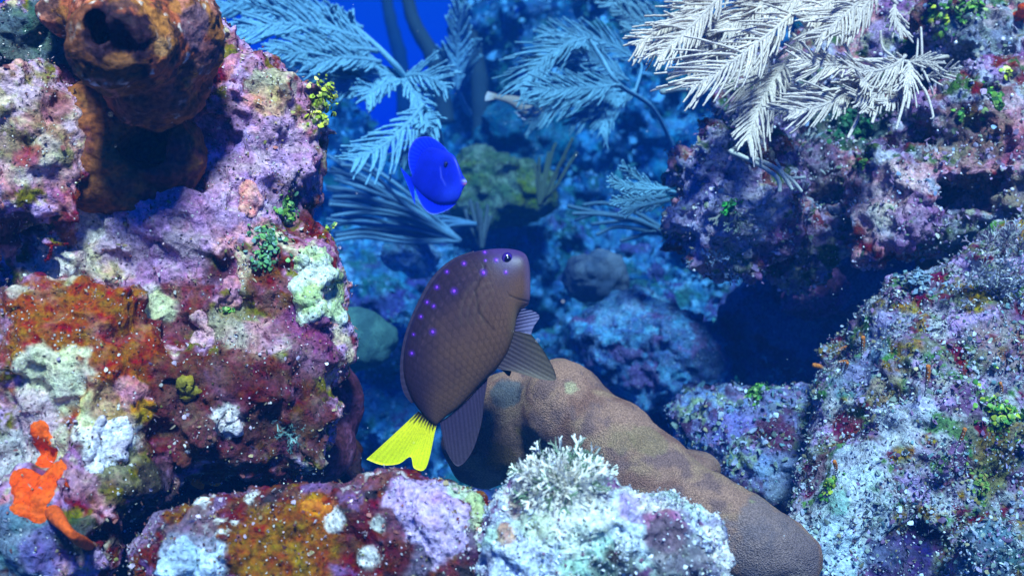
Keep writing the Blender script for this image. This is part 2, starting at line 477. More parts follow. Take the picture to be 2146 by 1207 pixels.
def turf(name, R, n, specs, label, region=None, cat='algae'):
    """specs: (kind, share, size lo, size hi, palette, tilt, lift)"""
    V, Q, Nn = R.V, R.Q, R.N
    cen = V[Q[:, 0]]; nn = Nn[Q[:, 0]]
    view = cen / np.linalg.norm(cen, axis=1, keepdims=True)
    ok = ((nn * view).sum(1) < 0.25)
    px = cen[:, 0] / cen[:, 1] / K + 1073; py = 603.5 - cen[:, 2] / cen[:, 1] / K
    ok &= (px > -120) & (px < 2270) & (py > -120) & (py < 1330)
    if region is not None:
        c, _ = surf(region[0], region[1], R); rr = region[2] * K * c[1]
        ok &= (np.linalg.norm(cen - c, axis=1) / rr + 0.4 * fbm(cen, 40, 2, 3)) < 1
    dens = sstep(-0.5, 0.6, fbm(cen, 35, 3, 21 + R.seed)) + 0.15
    ids = np.where(ok)[0]; pw = dens[ids] / dens[ids].sum()
    A = Acc()
    for kind, share, s0, s1, pal, tilt, lift in specs:
        k_ = int(n * share); sel = ids[RNG.choice(len(ids), k_, p=pw)]
        pos = cen[sel] + RNG.normal(size=(k_, 3)) * R.h * 0.6
        size = s0 + (s1 - s0) * RNG.random(k_) ** 2.2
        pos = pos + nn[sel] * (lift * size)[:, None]
        sq = np.stack([RNG.uniform(0.6, 1.3, k_), RNG.uniform(0.6, 1.3, k_), RNG.uniform(0.5, 1.2, k_)], 1)
        v, f_, c_ = instances(kind, pos, nn[sel], size, pick(pal, k_), tilt, sq)
        A.add(v, f_, c_)
    o = A.build(name, M_ALGAE)
    return tag(o, label, cat, kind='stuff')

# ================================================================== ROCKS
WHITE = (0.80, 0.74, 0.66); CREAM = (0.58, 0.47, 0.34); MAUVE = (0.40, 0.20, 0.33); LILAC = (0.52, 0.34, 0.52)
PINK = (0.62, 0.32, 0.34); MAROON = (0.16, 0.035, 0.035); RUST = (0.30, 0.085, 0.03); OLIVE = (0.17, 0.14, 0.03)
DARK = (0.03, 0.02, 0.025); TEAL = (0.10, 0.22, 0.20); GREYB = (0.34, 0.36, 0.40); SAND = (0.42, 0.38, 0.28)
PURP = (0.20, 0.10, 0.20); GREEN = (0.13, 0.30, 0.05)

# ---- big boulder on the left
RL = make_rock([(560, 330, .60, 132, 130, 185), (600, 640, .58, 138, 120, 165), (300, 590, .57, 290, 130, 240),
                (120, 790, .52, 250, 110, 215), (50, 330, .53, 110, 100, 200), (480, 740, .565, 220, 105, 160),
                (540, 870, .555, 185, 120, 115), (400, 860, .535, 150, 110, 110), (140, 980, .51, 210, 100, 120), (40, 1140, .48, 200, 90, 120),
                (80, 100, .57, 160, 100, 110), (430, 230, .60, 120, 110, 200)],
               holes=[(28, 520, .515, 66, 130, 88), (212, 1100, .51, 74, 200, 44), (545, 1035, .55, 105, 150, 40),
                      (262, 320, .515, 132, 120, 128), (55, 70, .53, 100, 90, 50)],
               h=0.0016, seed=1, rough=((24, 0.0085), (60, 0.005)), fine=((120, 0.0017), (300, 0.0008)), ridge=0.0035)
paint(RL, (.44, .21, .30), [((.20,.08,.10), 30, 0.05, 0.25, 1), ((.14,.06,.05), 70, .12, .12, 8, .1), (LILAC, 38, 0.18, 0.22, 2, 0.15), (MAROON, 45, 0.28, 0.12, 3, 0.08), (OLIVE, 55, 0.38, 0.1, 4, 0.2),
                  (CREAM, 60, 0.42, 0.12, 5, 0.5), (PINK, 50, 0.45, 0.08, 6)],
      [(180, 720, 190, RUST, .92, .42), (330, 640, 90, MAROON, .8, .4), (120, 560, 75, WHITE, .8, .7), (230, 520, 70, CREAM, .75, .6), (330, 640, 45, (0.6, 0.62, .38), .8, .4),
       (60, 250, 130, CREAM, .35, .5), (80, 330, 50, WHITE, .3, .6), (110, 220, 40, (.2,.06,.08), .6), (30, 300, 40, OLIVE, .6), (110, 380, 40, (.45,.2,.25), .6), (60, 330, 32, (0.25, 0.03, 0.05), .8), (330, 480, 130, LILAC, .55, .2), (540, 330, 140, LILAC, .65, .12),
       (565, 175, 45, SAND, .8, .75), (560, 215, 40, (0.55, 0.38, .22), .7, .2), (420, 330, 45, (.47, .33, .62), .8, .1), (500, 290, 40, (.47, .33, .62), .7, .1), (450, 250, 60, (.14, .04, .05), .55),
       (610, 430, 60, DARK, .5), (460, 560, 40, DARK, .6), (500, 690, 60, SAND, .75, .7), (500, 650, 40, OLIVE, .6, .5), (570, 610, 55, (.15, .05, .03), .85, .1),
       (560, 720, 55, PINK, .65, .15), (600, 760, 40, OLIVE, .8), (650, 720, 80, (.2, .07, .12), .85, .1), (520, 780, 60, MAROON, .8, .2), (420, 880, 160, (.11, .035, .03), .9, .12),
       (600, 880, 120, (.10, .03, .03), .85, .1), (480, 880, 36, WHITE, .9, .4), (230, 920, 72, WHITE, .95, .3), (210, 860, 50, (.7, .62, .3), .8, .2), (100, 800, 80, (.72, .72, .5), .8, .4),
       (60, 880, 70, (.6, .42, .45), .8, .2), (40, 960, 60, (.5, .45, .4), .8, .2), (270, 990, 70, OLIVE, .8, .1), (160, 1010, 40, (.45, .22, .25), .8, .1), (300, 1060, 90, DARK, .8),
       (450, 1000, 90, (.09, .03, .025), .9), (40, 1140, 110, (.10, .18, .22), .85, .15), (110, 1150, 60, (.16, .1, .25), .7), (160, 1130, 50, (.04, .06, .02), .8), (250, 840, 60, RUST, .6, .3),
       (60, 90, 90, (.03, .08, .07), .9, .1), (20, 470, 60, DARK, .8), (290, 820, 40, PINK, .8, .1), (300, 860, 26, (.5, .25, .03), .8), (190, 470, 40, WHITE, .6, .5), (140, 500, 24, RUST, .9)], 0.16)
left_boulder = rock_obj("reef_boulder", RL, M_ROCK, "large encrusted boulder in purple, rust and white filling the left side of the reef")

# ---- rock in front, dark red
RF = make_rock([(660, 1215, .48, 320, 110, 200), (885, 1135, .48, 142, 90, 128), (470, 1215, .47, 190, 90, 140), (950, 1190, .47, 80, 70, 120)],
               h=0.0014, seed=4, rough=((26, 0.006), (70, 0.003)), fine=((150, 0.0022), (360, 0.001)))
paint(RF, (.13, .035, .03), [(MAROON, 40, 0.1, 0.2, 1), ((.22, .08, .02), 45, .25, .15, 2), (DARK, 50, .3, .15, 3), (WHITE, 75, .6, .06, 4, .5), (PURP, 60, .4, .1, 7)],
      [(900, 1075, 110, (.62, .47, .66), .97, .08), (860, 1020, 50, (.45, .3, .45), .8, .3), (975, 1030, 40, (.5, .58, .40), .9, .1), (1000, 1080, 32, (.5, .56, .35), .85, .1),
       (600, 1150, 120, (.26, .09, .015), .85, .15), (670, 1070, 45, RUST, .8, .1), (660, 1060, 24, (.6, .2, .01), .8), (700, 1085, 24, WHITE, .9), (560, 1010, 90, (.20, .09, .11), .6, .3), (760, 1010, 70, (.24, .12, .14), .5, .4),
       (400, 1180, 70, (.62, .70, .78), .95, .2), (310, 1110, 60, (.3, .2, .3), .8, .2), (400, 1110, 60, (.2, .14, .17), .7, .2), (850, 1190, 60, DARK, .8, .2), (790, 1130, 70, (.1, .02, .02), .9, .25),
       (770, 1170, 24, WHITE, .8), (700, 1100, 18, WHITE, .9), (790, 1100, 18, (.6, .6, .55), .8), (985, 1150, 40, (.06, .03, .06), .8, .3)], 0.1)
front_rock = rock_obj("reef_rock", RF, M_ROCK, "low dark red rock with a lilac crust under the yellow tail, at the lower edge")

# ---- white topped rock in front
RW = make_rock([(1220, 1175, .46, 205, 90, 118), (1180, 1060, .47, 92, 65, 85), (1170, 1110, .465, 125, 75, 85), (1370, 1140, .46, 105, 70, 90), (1090, 1190, .46, 90, 70, 90), (1440, 1160, .46, 60, 60, 50)],
               h=0.0013, seed=6, rough=((30, 0.005), (80, 0.003)), fine=((170, 0.0022), (400, 0.0009)))
paint(RW, (.55, .60, .66), [((.34, .32, .40), 50, .15, .2, 1), ((.48, .58, .48), 40, .2, .2, 2), (PURP, 70, .45, .1, 3, .3), (WHITE, 60, .3, .15, 5, .5)],
      [(1230, 1100, 70, (.66, .72, .78), .8, .2), (1320, 1120, 70, (.66, .74, .76), .8, .1), (1230, 1165, 62, (.45, .66, .52), .9, .1), (1190, 1060, 85, (.72, .70, .60), .7, .5), (1100, 1060, 36, (.45, .25, .15), .6),
       (1340, 1070, 46, (.42, .30, .52), .8, .1), (1400, 1110, 50, (.28, .10, .16), .85, .15), (1370, 1050, 30, WHITE, .8, .3), (1420, 1160, 70, (.12, .10, .12), .8, .35), (1290, 1160, 20, DARK, .95),
       (1090, 1170, 70, (.60, .66, .78), .8, .75), (1130, 1110, 40, (.5, .55, .4), .8, .2), (1100, 1090, 30, (.5, .56, .42), .7), (1300, 1200, 60, DARK, .7), (1060, 1120, 24, (.5, .25, .1), .7)], 0.15)
white_rock = rock_obj("reef_rock", RW, M_ROCK, "pale blue white rock with a frilly tuft on top, in front of the brown coral")

# ---- smooth brown coral
RC = make_rock([(1075, 880, .70, 95, 80, 110), (1185, 850, .67, 92, 90, 96), (1272, 925, .65, 98, 95, 98), (1365, 1005, .63, 102, 92, 102), (1465, 1078, .61, 102, 92, 98), (1570, 1132, .60, 96, 86, 86), (1655, 1165, .60, 66, 70, 62), (1020, 935, .715, 90, 60, 90),
                (1440, 985, .69, 70, 70, 40), (1170, 790, .70, 60, 70, 44)],
               h=0.0017, k=0.016, seed=8, rough=((14, 0.004),), fine=((60, 0.0012),))
paint(RC, (.42, .20, .125), [((.27, .115, .075), 22, .1, .3, 1), ((.42, .22, .12), 30, .3, .3, 2), ((.26, .13, .10), 55, .35, .25, 3)],
      [(1065, 822, 36, (.07, .10, .11), .75), (1195, 812, 16, (.62, .54, .26), .5), (1100, 960, 80, (.15, .08, .045), .6), (1050, 960, 30, (.22, .12, .03), .6), (1575, 1050, 6, (.6, .5, .1), .7), (1640, 1140, 110, (.2, .15, .15), .6), (1360, 920, 40, (.32, .2, .09), .6), (1300, 930, 30, (.32, .2, .09), .5), (1090, 905, 12, (.35, .2, .05), .6)], 0)
brown_coral = rock_obj("brown_coral", RC, M_CORAL, "smooth brown log shaped coral sloping down behind the yellow tailed fish", "coral")

# ---- maroon sponge lobe under the left boulder
RM = make_rock([(680, 880, .62, 68, 80, 110), (655, 960, .60, 80, 70, 55), (700, 820, .63, 40, 60, 50)], h=0.0018, k=0.02, seed=9, rough=((30, 0.004),), fine=((90, 0.0012),))
paint(RM, (.12, .03, .055), [((.08, .02, .03), 40, .1, .2, 1), ((.17, .06, .11), 60, .3, .2, 2, .05)], [(640, 900, 60, (.1, .025, .03), .6)], 0.03)
rock_obj("maroon_sponge", RM, M_SPONGE, "smooth dark maroon sponge lobe at the lower right edge of the left boulder", "sponge")

# ---- tube sponge
RT = make_rock([(330, 70, .53, 118, 120, 165), (300, 30, .52, 150, 110, 130), (256, 92, .49, 90, 90, 90), (243, 84, .480, 58, 70, 68), (320, 200, .535, 92, 85, 75), (400, 60, .56, 50, 90, 120), (170, 20, .54, 90, 70, 70)],
               holes=[(243, 82, .462, 35, 90, 44), (254, 88, .500, 36, 200, 44)], h=0.0013, k=0.016, hk=0.003, seed=12, rough=((22, 0.004), (60, 0.0018)), fine=((140, 0.0010), (330, 0.0005)))
paint(RT, (.26, .095, .02), [((.13, .045, .012), 35, .05, .2, 1), ((.36, .14, .03), 45, .25, .15, 2, .1), ((.10, .04, .03), 55, .35, .12, 3), ((.42, .15, .09), 80, .5, .08, 4), ((.34, .08, .03), 40, .3, .1, 11), ((.07,.03,.02), 90, .42, .08, 12), ((.6,.5,.42), 120, .66, .05, 13)],
      [(245, 82, 52, (.40, .20, .07), .7), (330, 60, 60, (.40, .16, .03), .6, .1), (410, 60, 45, (.16, .09, .12), .8, .45), (440, 120, 40, (.12, .05, .06), .8, .3), (300, 200, 80, (.10, .045, .03), .75), (160, 60, 60, (.12, .045, .02), .8), (340, 180, 30, (.3, .09, .05), .7), (246, 84, 78, (.02, .008, .015), 1), (340, 100, 18, (.55, .27, .09), .9), (250, 150, 40, (.15, .06, .015), .7)], 0.03)  # the near-black patch paints the shade inside the mouth
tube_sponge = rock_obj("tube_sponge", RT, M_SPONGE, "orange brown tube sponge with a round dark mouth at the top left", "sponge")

# ---- lower sponge sitting in the hollow of the boulder
RH = make_rock([(262, 325, .553, 142, 95, 130), (190, 290, .55, 75, 70, 120), (330, 370, .56, 80, 60, 70)], holes=[(272, 308, .533, 15, 90, 16), (322, 300, .54, 34, 90, 46)],
               h=0.0015, k=0.02, hk=0.004, seed=13, rough=((28, 0.005),), fine=((110, 0.0018), (300, 0.0007)))
paint(RH, (.24, .07, .018), [((.09, .03, .012), 35, .05, .2, 1), ((.22, .085, .02), 45, .25, .15, 2), ((.12, .03, .03), 55, .35, .12, 3)], [(350, 330, 60, (.11, .025, .03), .7), (240, 360, 60, (.22, .09, .02), .5), (280, 310, 34, (.2, .1, .04), .5)], 0.02)
rock_obj("hollow_sponge", RH, M_SPONGE, "dark brown sponge set in the hollow below the tube sponge, with a small pore", "sponge")

# ---- right side: overhanging rock
RU = make_rock([(1545, 425, .81, 150, 140, 150), (1640, 490, .85, 105, 120, 95), (1880, 430, .79, 112, 110, 108), (2090, 330, .80, 190, 150, 230), (1900, 170, .92, 300, 130, 170), (1640, 250, .94, 140, 110, 120), (2080, 80, .84, 150, 120, 160), (2060, 480, .80, 130, 90, 70), (1760, 330, .90, 130, 90, 90)],
               holes=[(2030, 395, .77, 70, 110, 36), (1780, 300, .83, 150, 90, 46), (1775, 490, .80, 36, 70, 60)], h=0.0024, seed=15, rough=((20, 0.016), (50, 0.008)), fine=((90, 0.004), (220, 0.0018)), ridge=0.004)
paint(RU, (.36, .25, .37), [((.26, .14, .26), 22, .05, .2, 1), ((.17, .07, .07), 28, .25, .12, 2), ((.46, .44, .50), 35, .2, .15, 3, .4), (PINK, 30, .3, .12, 9), (SAND, 45, .42, .12, 4, .5), (MAROON, 40, .42, .1, 5), ((.07, .12, .04), 38, .42, .1, 6)],
      [(1480, 400, 110, (.36, .36, .55), .7, .4), (1560, 470, 90, (.5, .42, .48), .6, .5), (1640, 520, 70, (.24, .1, .2), .7, .15), (1875, 425, 85, (.68, .44, .44), .9, .5), (1860, 450, 40, (.58, .58, .42), .5, .6), (1940, 480, 70, (.3, .16, .28), .8, .2), (2030, 420, 50, (.55, .33, .25), .7, .3),
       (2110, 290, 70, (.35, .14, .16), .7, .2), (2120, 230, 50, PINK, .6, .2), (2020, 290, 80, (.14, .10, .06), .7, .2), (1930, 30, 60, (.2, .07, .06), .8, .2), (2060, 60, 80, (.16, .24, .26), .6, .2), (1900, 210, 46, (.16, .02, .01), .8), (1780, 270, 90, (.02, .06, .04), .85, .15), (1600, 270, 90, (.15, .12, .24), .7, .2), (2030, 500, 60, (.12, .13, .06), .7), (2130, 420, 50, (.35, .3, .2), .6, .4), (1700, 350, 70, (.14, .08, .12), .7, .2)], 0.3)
upper_rock = rock_obj("overhanging_rock", RU, M_ROCK, "lumpy purple rock overhanging the dark crevice at the upper right, under the white sea plume")

# ---- right side: lower boulder
RB = make_rock([(2010, 920, .70, 290, 190, 300), (1870, 1060, .66, 180, 140, 200), (2110, 660, .71, 165, 140, 165), (1780, 1170, .64, 130, 100, 110), (1950, 700, .74, 170, 130, 110), (1830, 800, .75, 110, 110, 110), (2100, 1180, .6, 140, 90, 100)],
               holes=[(1930, 1150, .62, 46, 70, 80), (2060, 655, .655, 80, 40, 14)], h=0.002, seed=18, rough=((20, 0.012), (55, 0.005)), fine=((100, 0.0026), (240, 0.0011)))
paint(RB, (.34, .27, .31), [((.19, .10, .17), 25, .0, .2, 1), ((.17, .16, .10), 30, .15, .15, 2), ((.52, .48, .45), 35, .25, .15, 3, .7), ((.16, .03, .05), 50, .36, .08, 4, .2), ((.32, .20, .07), 45, .38, .1, 5), ((.12, .22, .08), 60, .45, .08, 8), (LILAC, 40, .45, .1, 7)],
      [(1790, 970, 60, (.62, .63, .66), .7, .75), (1800, 1080, 95, (.62, .66, .62), .75, .9), (1740, 1160, 70, (.55, .64, .66), .7, .8), (1880, 860, 70, (.60, .60, .62), .7, .6), (1850, 820, 40, (.36, .28, .14), .8, .2), (1775, 905, 38, (.16, .03, .05), .85, .3), (1700, 1000, 50, (.14, .03, .06), .7, .4),
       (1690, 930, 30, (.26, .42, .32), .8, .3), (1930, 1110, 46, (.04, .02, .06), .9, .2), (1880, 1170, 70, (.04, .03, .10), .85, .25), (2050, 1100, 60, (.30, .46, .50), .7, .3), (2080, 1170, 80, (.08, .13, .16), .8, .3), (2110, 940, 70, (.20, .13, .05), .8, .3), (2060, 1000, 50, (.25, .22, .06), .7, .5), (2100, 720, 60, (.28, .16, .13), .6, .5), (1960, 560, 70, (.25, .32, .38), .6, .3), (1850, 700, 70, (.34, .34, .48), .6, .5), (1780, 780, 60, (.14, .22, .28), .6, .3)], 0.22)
right_boulder = rock_obj("reef_boulder", RB, M_ROCK, "large speckled grey and white boulder filling the lower right corner")

# ---- rocks in the middle distance on the right
RS = make_rock([(1580, 930, .80, 125, 110, 95), (1650, 880, .82, 85, 90, 70), (1500, 890, .86, 90, 80, 70), (1640, 1020, .76, 110, 90, 80)], h=0.0022, seed=21, rough=((24, 0.010), (60, 0.005)), fine=((110, 0.003), (260, 0.0014)))
paint(RS, (.20, .17, .27), [((.10, .05, .09), 30, .1, .15, 1), ((.25, .30, .42), 35, .25, .15, 2, .5), ((.30, .33, .20), 45, .42, .1, 3)], [(1620, 910, 60, (.11, .03, .05), .85, .25), (1530, 900, 50, (.30, .26, .48), .7, .3), (1550, 940, 30, (.3, .36, .2), .7), (1660, 1000, 60, (.3, .36, .4), .5, .6)], 0.4)
rock_obj("reef_rock", RS, M_ROCK, "small purple grey rock with green algae on top, between brown coral and right boulder")
RP = make_rock([(1720, 605, .92, 60, 55, 42), (1690, 630, .93, 40, 45, 34)], h=0.002, seed=22, rough=((40, 0.005),), fine=((120, 0.003), (280, 0.0012)))
paint(RP, (.26, .12, .22), [((.14, .06, .12), 40, .1, .2, 1, .3)], [], 0.3)
rock_obj("reef_rock", RP, M_ROCK, "small rounded purple rock inside the dark crevice under the overhang")

# ---- background reef, the water's blue haze partly painted into its base colours
RG = make_rock([(1330, 830, 1.25, 230, 220, 200), (1200, 980, 1.15, 300, 200, 200), (900, 900, 1.25, 220, 220, 240), (1380, 690, 1.35, 150, 200, 130), (1650, 760, 1.25, 260, 140, 260), (800, 620, 1.4, 200, 200, 150), (1090, 560, 1.55, 300, 220, 170)],
               holes=[(1000, 700, 1.1, 90, 120, 70)], h=0.005, k=0.05, seed=25, rough=((9, 0.04), (22, 0.022), (48, 0.010)), fine=((80, 0.005),))
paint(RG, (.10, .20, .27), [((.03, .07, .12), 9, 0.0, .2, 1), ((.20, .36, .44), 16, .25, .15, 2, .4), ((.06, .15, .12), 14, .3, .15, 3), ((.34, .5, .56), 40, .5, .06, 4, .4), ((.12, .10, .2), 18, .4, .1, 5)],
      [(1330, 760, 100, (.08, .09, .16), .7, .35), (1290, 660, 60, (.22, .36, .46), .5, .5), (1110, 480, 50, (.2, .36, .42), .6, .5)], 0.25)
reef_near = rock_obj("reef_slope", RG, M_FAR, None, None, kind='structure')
RK = make_rock([(1230, 330, 1.95, 330, 260, 330), (1480, 330, 1.7, 260, 200, 330), (860, 560, 1.9, 260, 200, 190), (1180, 80, 1.8, 200, 160, 130), (1090, 500, 1.75, 260, 160, 160), (640, 330, 1.9, 150, 160, 170), (1640, 120, 1.6, 200, 160, 240), (1060, 230, 2.0, 70, 120, 160)],
               h=0.0085, k=0.07, seed=28, rough=((7, 0.05), (17, 0.03), (38, 0.014)), fine=((70, 0.006),))
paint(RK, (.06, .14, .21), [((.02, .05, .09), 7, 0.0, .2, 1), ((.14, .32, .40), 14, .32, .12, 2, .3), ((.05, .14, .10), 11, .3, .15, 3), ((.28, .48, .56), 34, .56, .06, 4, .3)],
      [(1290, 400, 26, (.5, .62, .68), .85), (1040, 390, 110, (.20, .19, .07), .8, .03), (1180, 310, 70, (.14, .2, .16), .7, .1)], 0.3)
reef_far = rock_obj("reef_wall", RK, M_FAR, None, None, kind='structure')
for o in (reef_near, reef_far):
    for k_ in ("label", "category"):
        if k_ in o: del o[k_]

def lump(name, blobs, base, layers, patches, label, cat, seed, mat=M_FAR, h=0.003, rough=((20, 0.008), (50, 0.004)), fine=((100, 0.002),), k=0.03, alpha=.2):
    R = make_rock(blobs, h=h, seed=seed, rough=rough, fine=fine, k=k)
    paint(R, base, layers, patches, alpha)
    rock_obj(name, R, mat, label, cat); return R
lump("olive_coral", [(1045, 400, 1.4, 100, 70, 74), (990, 350, 1.42, 46, 60, 50), (1110, 400, 1.4, 60, 60, 40)], (.17, .18, .05), [((.10, .13, .06), 14, .0, .2, 1), ((.22,.24,.14), 40, .3, .1, 2, .1)], [], "smooth olive mound of coral behind the blue fish", "coral", 31, M_FAR, rough=((12, .02),(30,.012)), fine=((80, .003),), alpha=.05)
lump("round_coral", [(1245, 568, 1.08, 44, 50, 40), (1275, 580, 1.08, 36, 40, 34), (1225, 590, 1.08, 30, 40, 28)], (.17, .19, .22), [((.10, .13, .18), 30, .1, .2, 1)], [], "small round grey brown coral head right of the yellow tailed fish's face", "coral", 32, M_CORAL, h=.0024, rough=((30, .006),), fine=((80, .003),), alpha=.05)
lump("green_coral", [(770, 705, .95, 62, 60, 52), (745, 720, .95, 40, 50, 46)], (.09, .19, .15), [((.06, .13, .12), 30, .1, .2, 1)], [], "smooth grey green coral head beside the right edge of the left boulder", "coral", 33, M_CORAL, h=.0024, rough=((24, .007),), fine=((80, .002),), alpha=.05)
lump("pale_rock", [(845, 530, 1.12, 46, 50, 34), (880, 550, 1.12, 34, 40, 26)], (.32, .46, .56), [((.16, .26, .34), 30, .2, .2, 1)], [], "pale bluish rock beneath the sea rods, left of the yellow tailed fish", "rock", 34, M_FAR, h=.0026, alpha=.5)  # this and the next two rocks carry the water's haze in their blue
lump("dim_boulder", [(1120, 290, 1.5, 90, 80, 70), (1060, 320, 1.52, 60, 70, 50), (1060, 280, 1.5, 50, 60, 50)], (.06, .17, .19), [((.03, .08, .11), 14, .1, .2, 1)], [], "dim teal boulder below the small tan fish in the background", "rock", 35, M_FAR, h=.004, rough=((14, .02), (34, .01)), alpha=.15)
lump("domed_rock", [(1360, 740, 1.05, 120, 90, 110), (1300, 690, 1.06, 80, 70, 80), (1440, 790, 1.04, 90, 80, 90)], (.12, .17, .26), [((.06, .08, .14), 20, .1, .2, 1), ((.2, .36, .46), 40, .3, .12, 2, .6), ((.16,.11,.2), 30, .35, .1, 3)], [(1290, 650, 50, (.25, .42, .5), .6, .6)], "domed speckled rock above the brown coral in the middle of the scene", "rock", 36, M_ROCK, h=.0026, rough=((16, .014), (45, .008)), fine=((100, .004), (240, .0015)), alpha=.45)

# seabed sheet reaching far behind the reef
gx = np.linspace(-9, 9, 120); gy = np.linspace(-1, 14, 120); X, Y = np.meshgrid(gx, gy, indexing='ij')
pts = np.stack([X.ravel(), Y.ravel(), np.zeros(X.size)], 1); pts[:, 2] = -0.62 + 0.10 * fbm(pts, 0.9, 4, 3)
mk("seabed", pts, grid_faces(120, 120), M_FAR, (0.24, 0.24, 0.22, 0.4)); sb_ = bpy.data.objects["seabed"]; sb_["kind"] = "structure"

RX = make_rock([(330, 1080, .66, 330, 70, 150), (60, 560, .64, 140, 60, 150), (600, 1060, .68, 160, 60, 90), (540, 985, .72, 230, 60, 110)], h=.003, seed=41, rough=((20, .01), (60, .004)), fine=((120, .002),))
paint(RX, (.05, .025, .03), [((.09, .03, .02), 30, .1, .2, 1)], [], .05)  # backing rock added near black, the gap's shade put into its colour
rock_obj("reef_rock", RX, M_ROCK, "added near-black rock backing the shaded gap between left boulder and front rocks")
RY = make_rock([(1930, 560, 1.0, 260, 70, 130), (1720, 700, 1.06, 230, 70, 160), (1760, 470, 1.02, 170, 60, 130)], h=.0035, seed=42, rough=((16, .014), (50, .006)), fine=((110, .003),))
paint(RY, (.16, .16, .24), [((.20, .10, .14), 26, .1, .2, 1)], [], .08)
rock_obj("reef_rock", RY, M_ROCK, "dark rock at the back of the crevice under the overhang")

# ================================================================== CRUSTS
def child_crust(root, *a, **kw): 
    o = crust(*a, **kw); put(o, root); return o
child_crust(left_boulder, "coralline_crust", RL, [(522, 395, 24), (530, 420, 28), (520, 440, 22)], 0.0018, (.74, .38, .34), col2=(.62, .36, .40), wobble=.2)
child_crust(left_boulder, "coralline_crust", RL, [(487, 600, 24), (484, 630, 24)], 0.0026, (.62, .30, .30), col2=(.55, .28, .34), wobble=.15)
child_crust(left_boulder, "coralline_crust", RL, [(415, 670, 24), (428, 710, 30), (435, 750, 26), (415, 775, 24)], 0.0018, (.70, .45, .42), col2=(.55, .32, .38), wobble=.25)
child_crust(left_boulder, "pale_green_crust", RL, [(665, 560, 50), (690, 610, 52), (650, 640, 45), (700, 650, 36), (640, 600, 36)], 0.0018, (.52, .60, .32), col2=(.74, .78, .66), wobble=.4, wscale=120)
child_crust(left_boulder, "white_crust", RL, [(230, 930, 52), (205, 960, 34), (250, 900, 30)], 0.0016, (.80, .76, .76), col2=(.6, .5, .52), wobble=.5, wscale=120)
child_crust(left_boulder, "white_crust", RL, [(478, 885, 26), (495, 900, 18)], 0.0028, (.78, .70, .66), col2=(.6, .42, .40), wobble=.5, wscale=150)
child_crust(front_rock, "lilac_crust", RF, [(880, 1040, 60), (915, 1080, 66), (940, 1120, 46), (850, 1030, 36)], 0.0014, (.62, .46, .66), col2=(.52, .36, .54), wobble=.35)
child_crust(front_rock, "pale_green_crust", RF, [(975, 1020, 26), (995, 1055, 22), (1005, 1085, 16), (950, 1000, 20)], 0.0028, (.58, .66, .48), col2=(.45, .52, .30), wobble=.3)
for s_ in ([(385, 1175, 46), (420, 1185, 36), (355, 1190, 30)],):
    child_crust(front_rock, "white_crust", RF, s_, 0.0026, (.66, .74, .82), col2=(.42, .50, .58), wobble=.45, wscale=120)
def patch(name, R, spots, h, c1, c2, label, cat, mat=None, **kw):
    o = crust(name, R, spots, h, c1, mat or M_ORANGE, col2=c2, **kw); return tag(o, label, cat)
patch("orange_sponge", RL, [(82, 900, 22), (98, 930, 32), (108, 965, 36), (108, 1005, 34), (112, 985, 30), (58, 1015, 40), (62, 1050, 40), (82, 1072, 26), (42, 1000, 24), (90, 1040, 26)], .0012, (.88, .075, .003), (.80, .10, .006), "bright orange sponge spread in two lobes on the lower left boulder", "sponge", wobble=.22)

pp_ = [surf(x, y)[0] for x, y in ((100, 1062), (118, 1082), (136, 1104), (156, 1124), (178, 1138), (202, 1150), (228, 1160), (256, 1164))]
dd_ = np.polyval(np.polyfit(np.arange(8), [p[1] for p in pp_], 2), np.arange(8))
st_ = catmull([P(x, y, d) for (x, y), d in zip(((100, 1062), (118, 1082), (136, 1104), (156, 1124), (178, 1138), (202, 1150), (228, 1160), (256, 1164)), dd_)], 60)
v_, f_ = tube_pts(st_, np.interp(np.linspace(0, 1, 60), [0, .15, .5, .8, 1], [15, 13, 10, 7, 3]) * K * .48 * (1 + .2 * np.sin(np.linspace(0, 14, 60))), 14, .06)
tag(mk("orange_sponge", v_, f_, M_ORANGE, (.74, .10, .012)), "narrow orange sponge strip curling along the dark hole, lower left", "sponge")
patch("orange_sponge", RL, [(412, 1005, 15), (410, 1030, 20), (422, 1045, 18), (404, 1062, 16)], .003, (.72, .20, .01), (.5, .10, .01), "small deep orange sponge beneath the left boulder's dark overhang", "sponge", wobble=.25)
patch("yellow_sponge", RL, [(388, 805, 20), (395, 825, 20), (410, 818, 12)], .004, (.36, .24, .01), (.22, .17, .02), "small mustard yellow sponge knob low on the left boulder", "sponge", wobble=.25)
patch("orange_sponge", RF, [(665, 1062, 20), (690, 1068, 16), (640, 1058, 12)], .002, (.66, .22, .01), (.45, .10, .01), "thin orange sponge smear on top of the dark red rock", "sponge", wobble=.4)
patch("orange_sponge", RY, [(1955, 555, 28), (1975, 557, 24), (1935, 556, 24)], .005, (.72, .10, .008), (.5, .07, .01), "orange red sponge glowing in the crevice under the overhanging rock", "sponge", wobble=.3)
patch("orange_sponge", RU, [(2140, 36, 18), (2146, 20, 14)], .004, (.75, .08, .008), (.6, .06, .01), "red orange sponge cut off by the upper right corner", "sponge", wobble=.2)
patch("red_sponge", RU, [(1878, 212, 26), (1892, 215, 24), (1906, 218, 22)], .004, (.26, .02, .01), (.18, .015, .01), "dark red sponge half hidden behind the white sea plume", "sponge", wobble=.3)

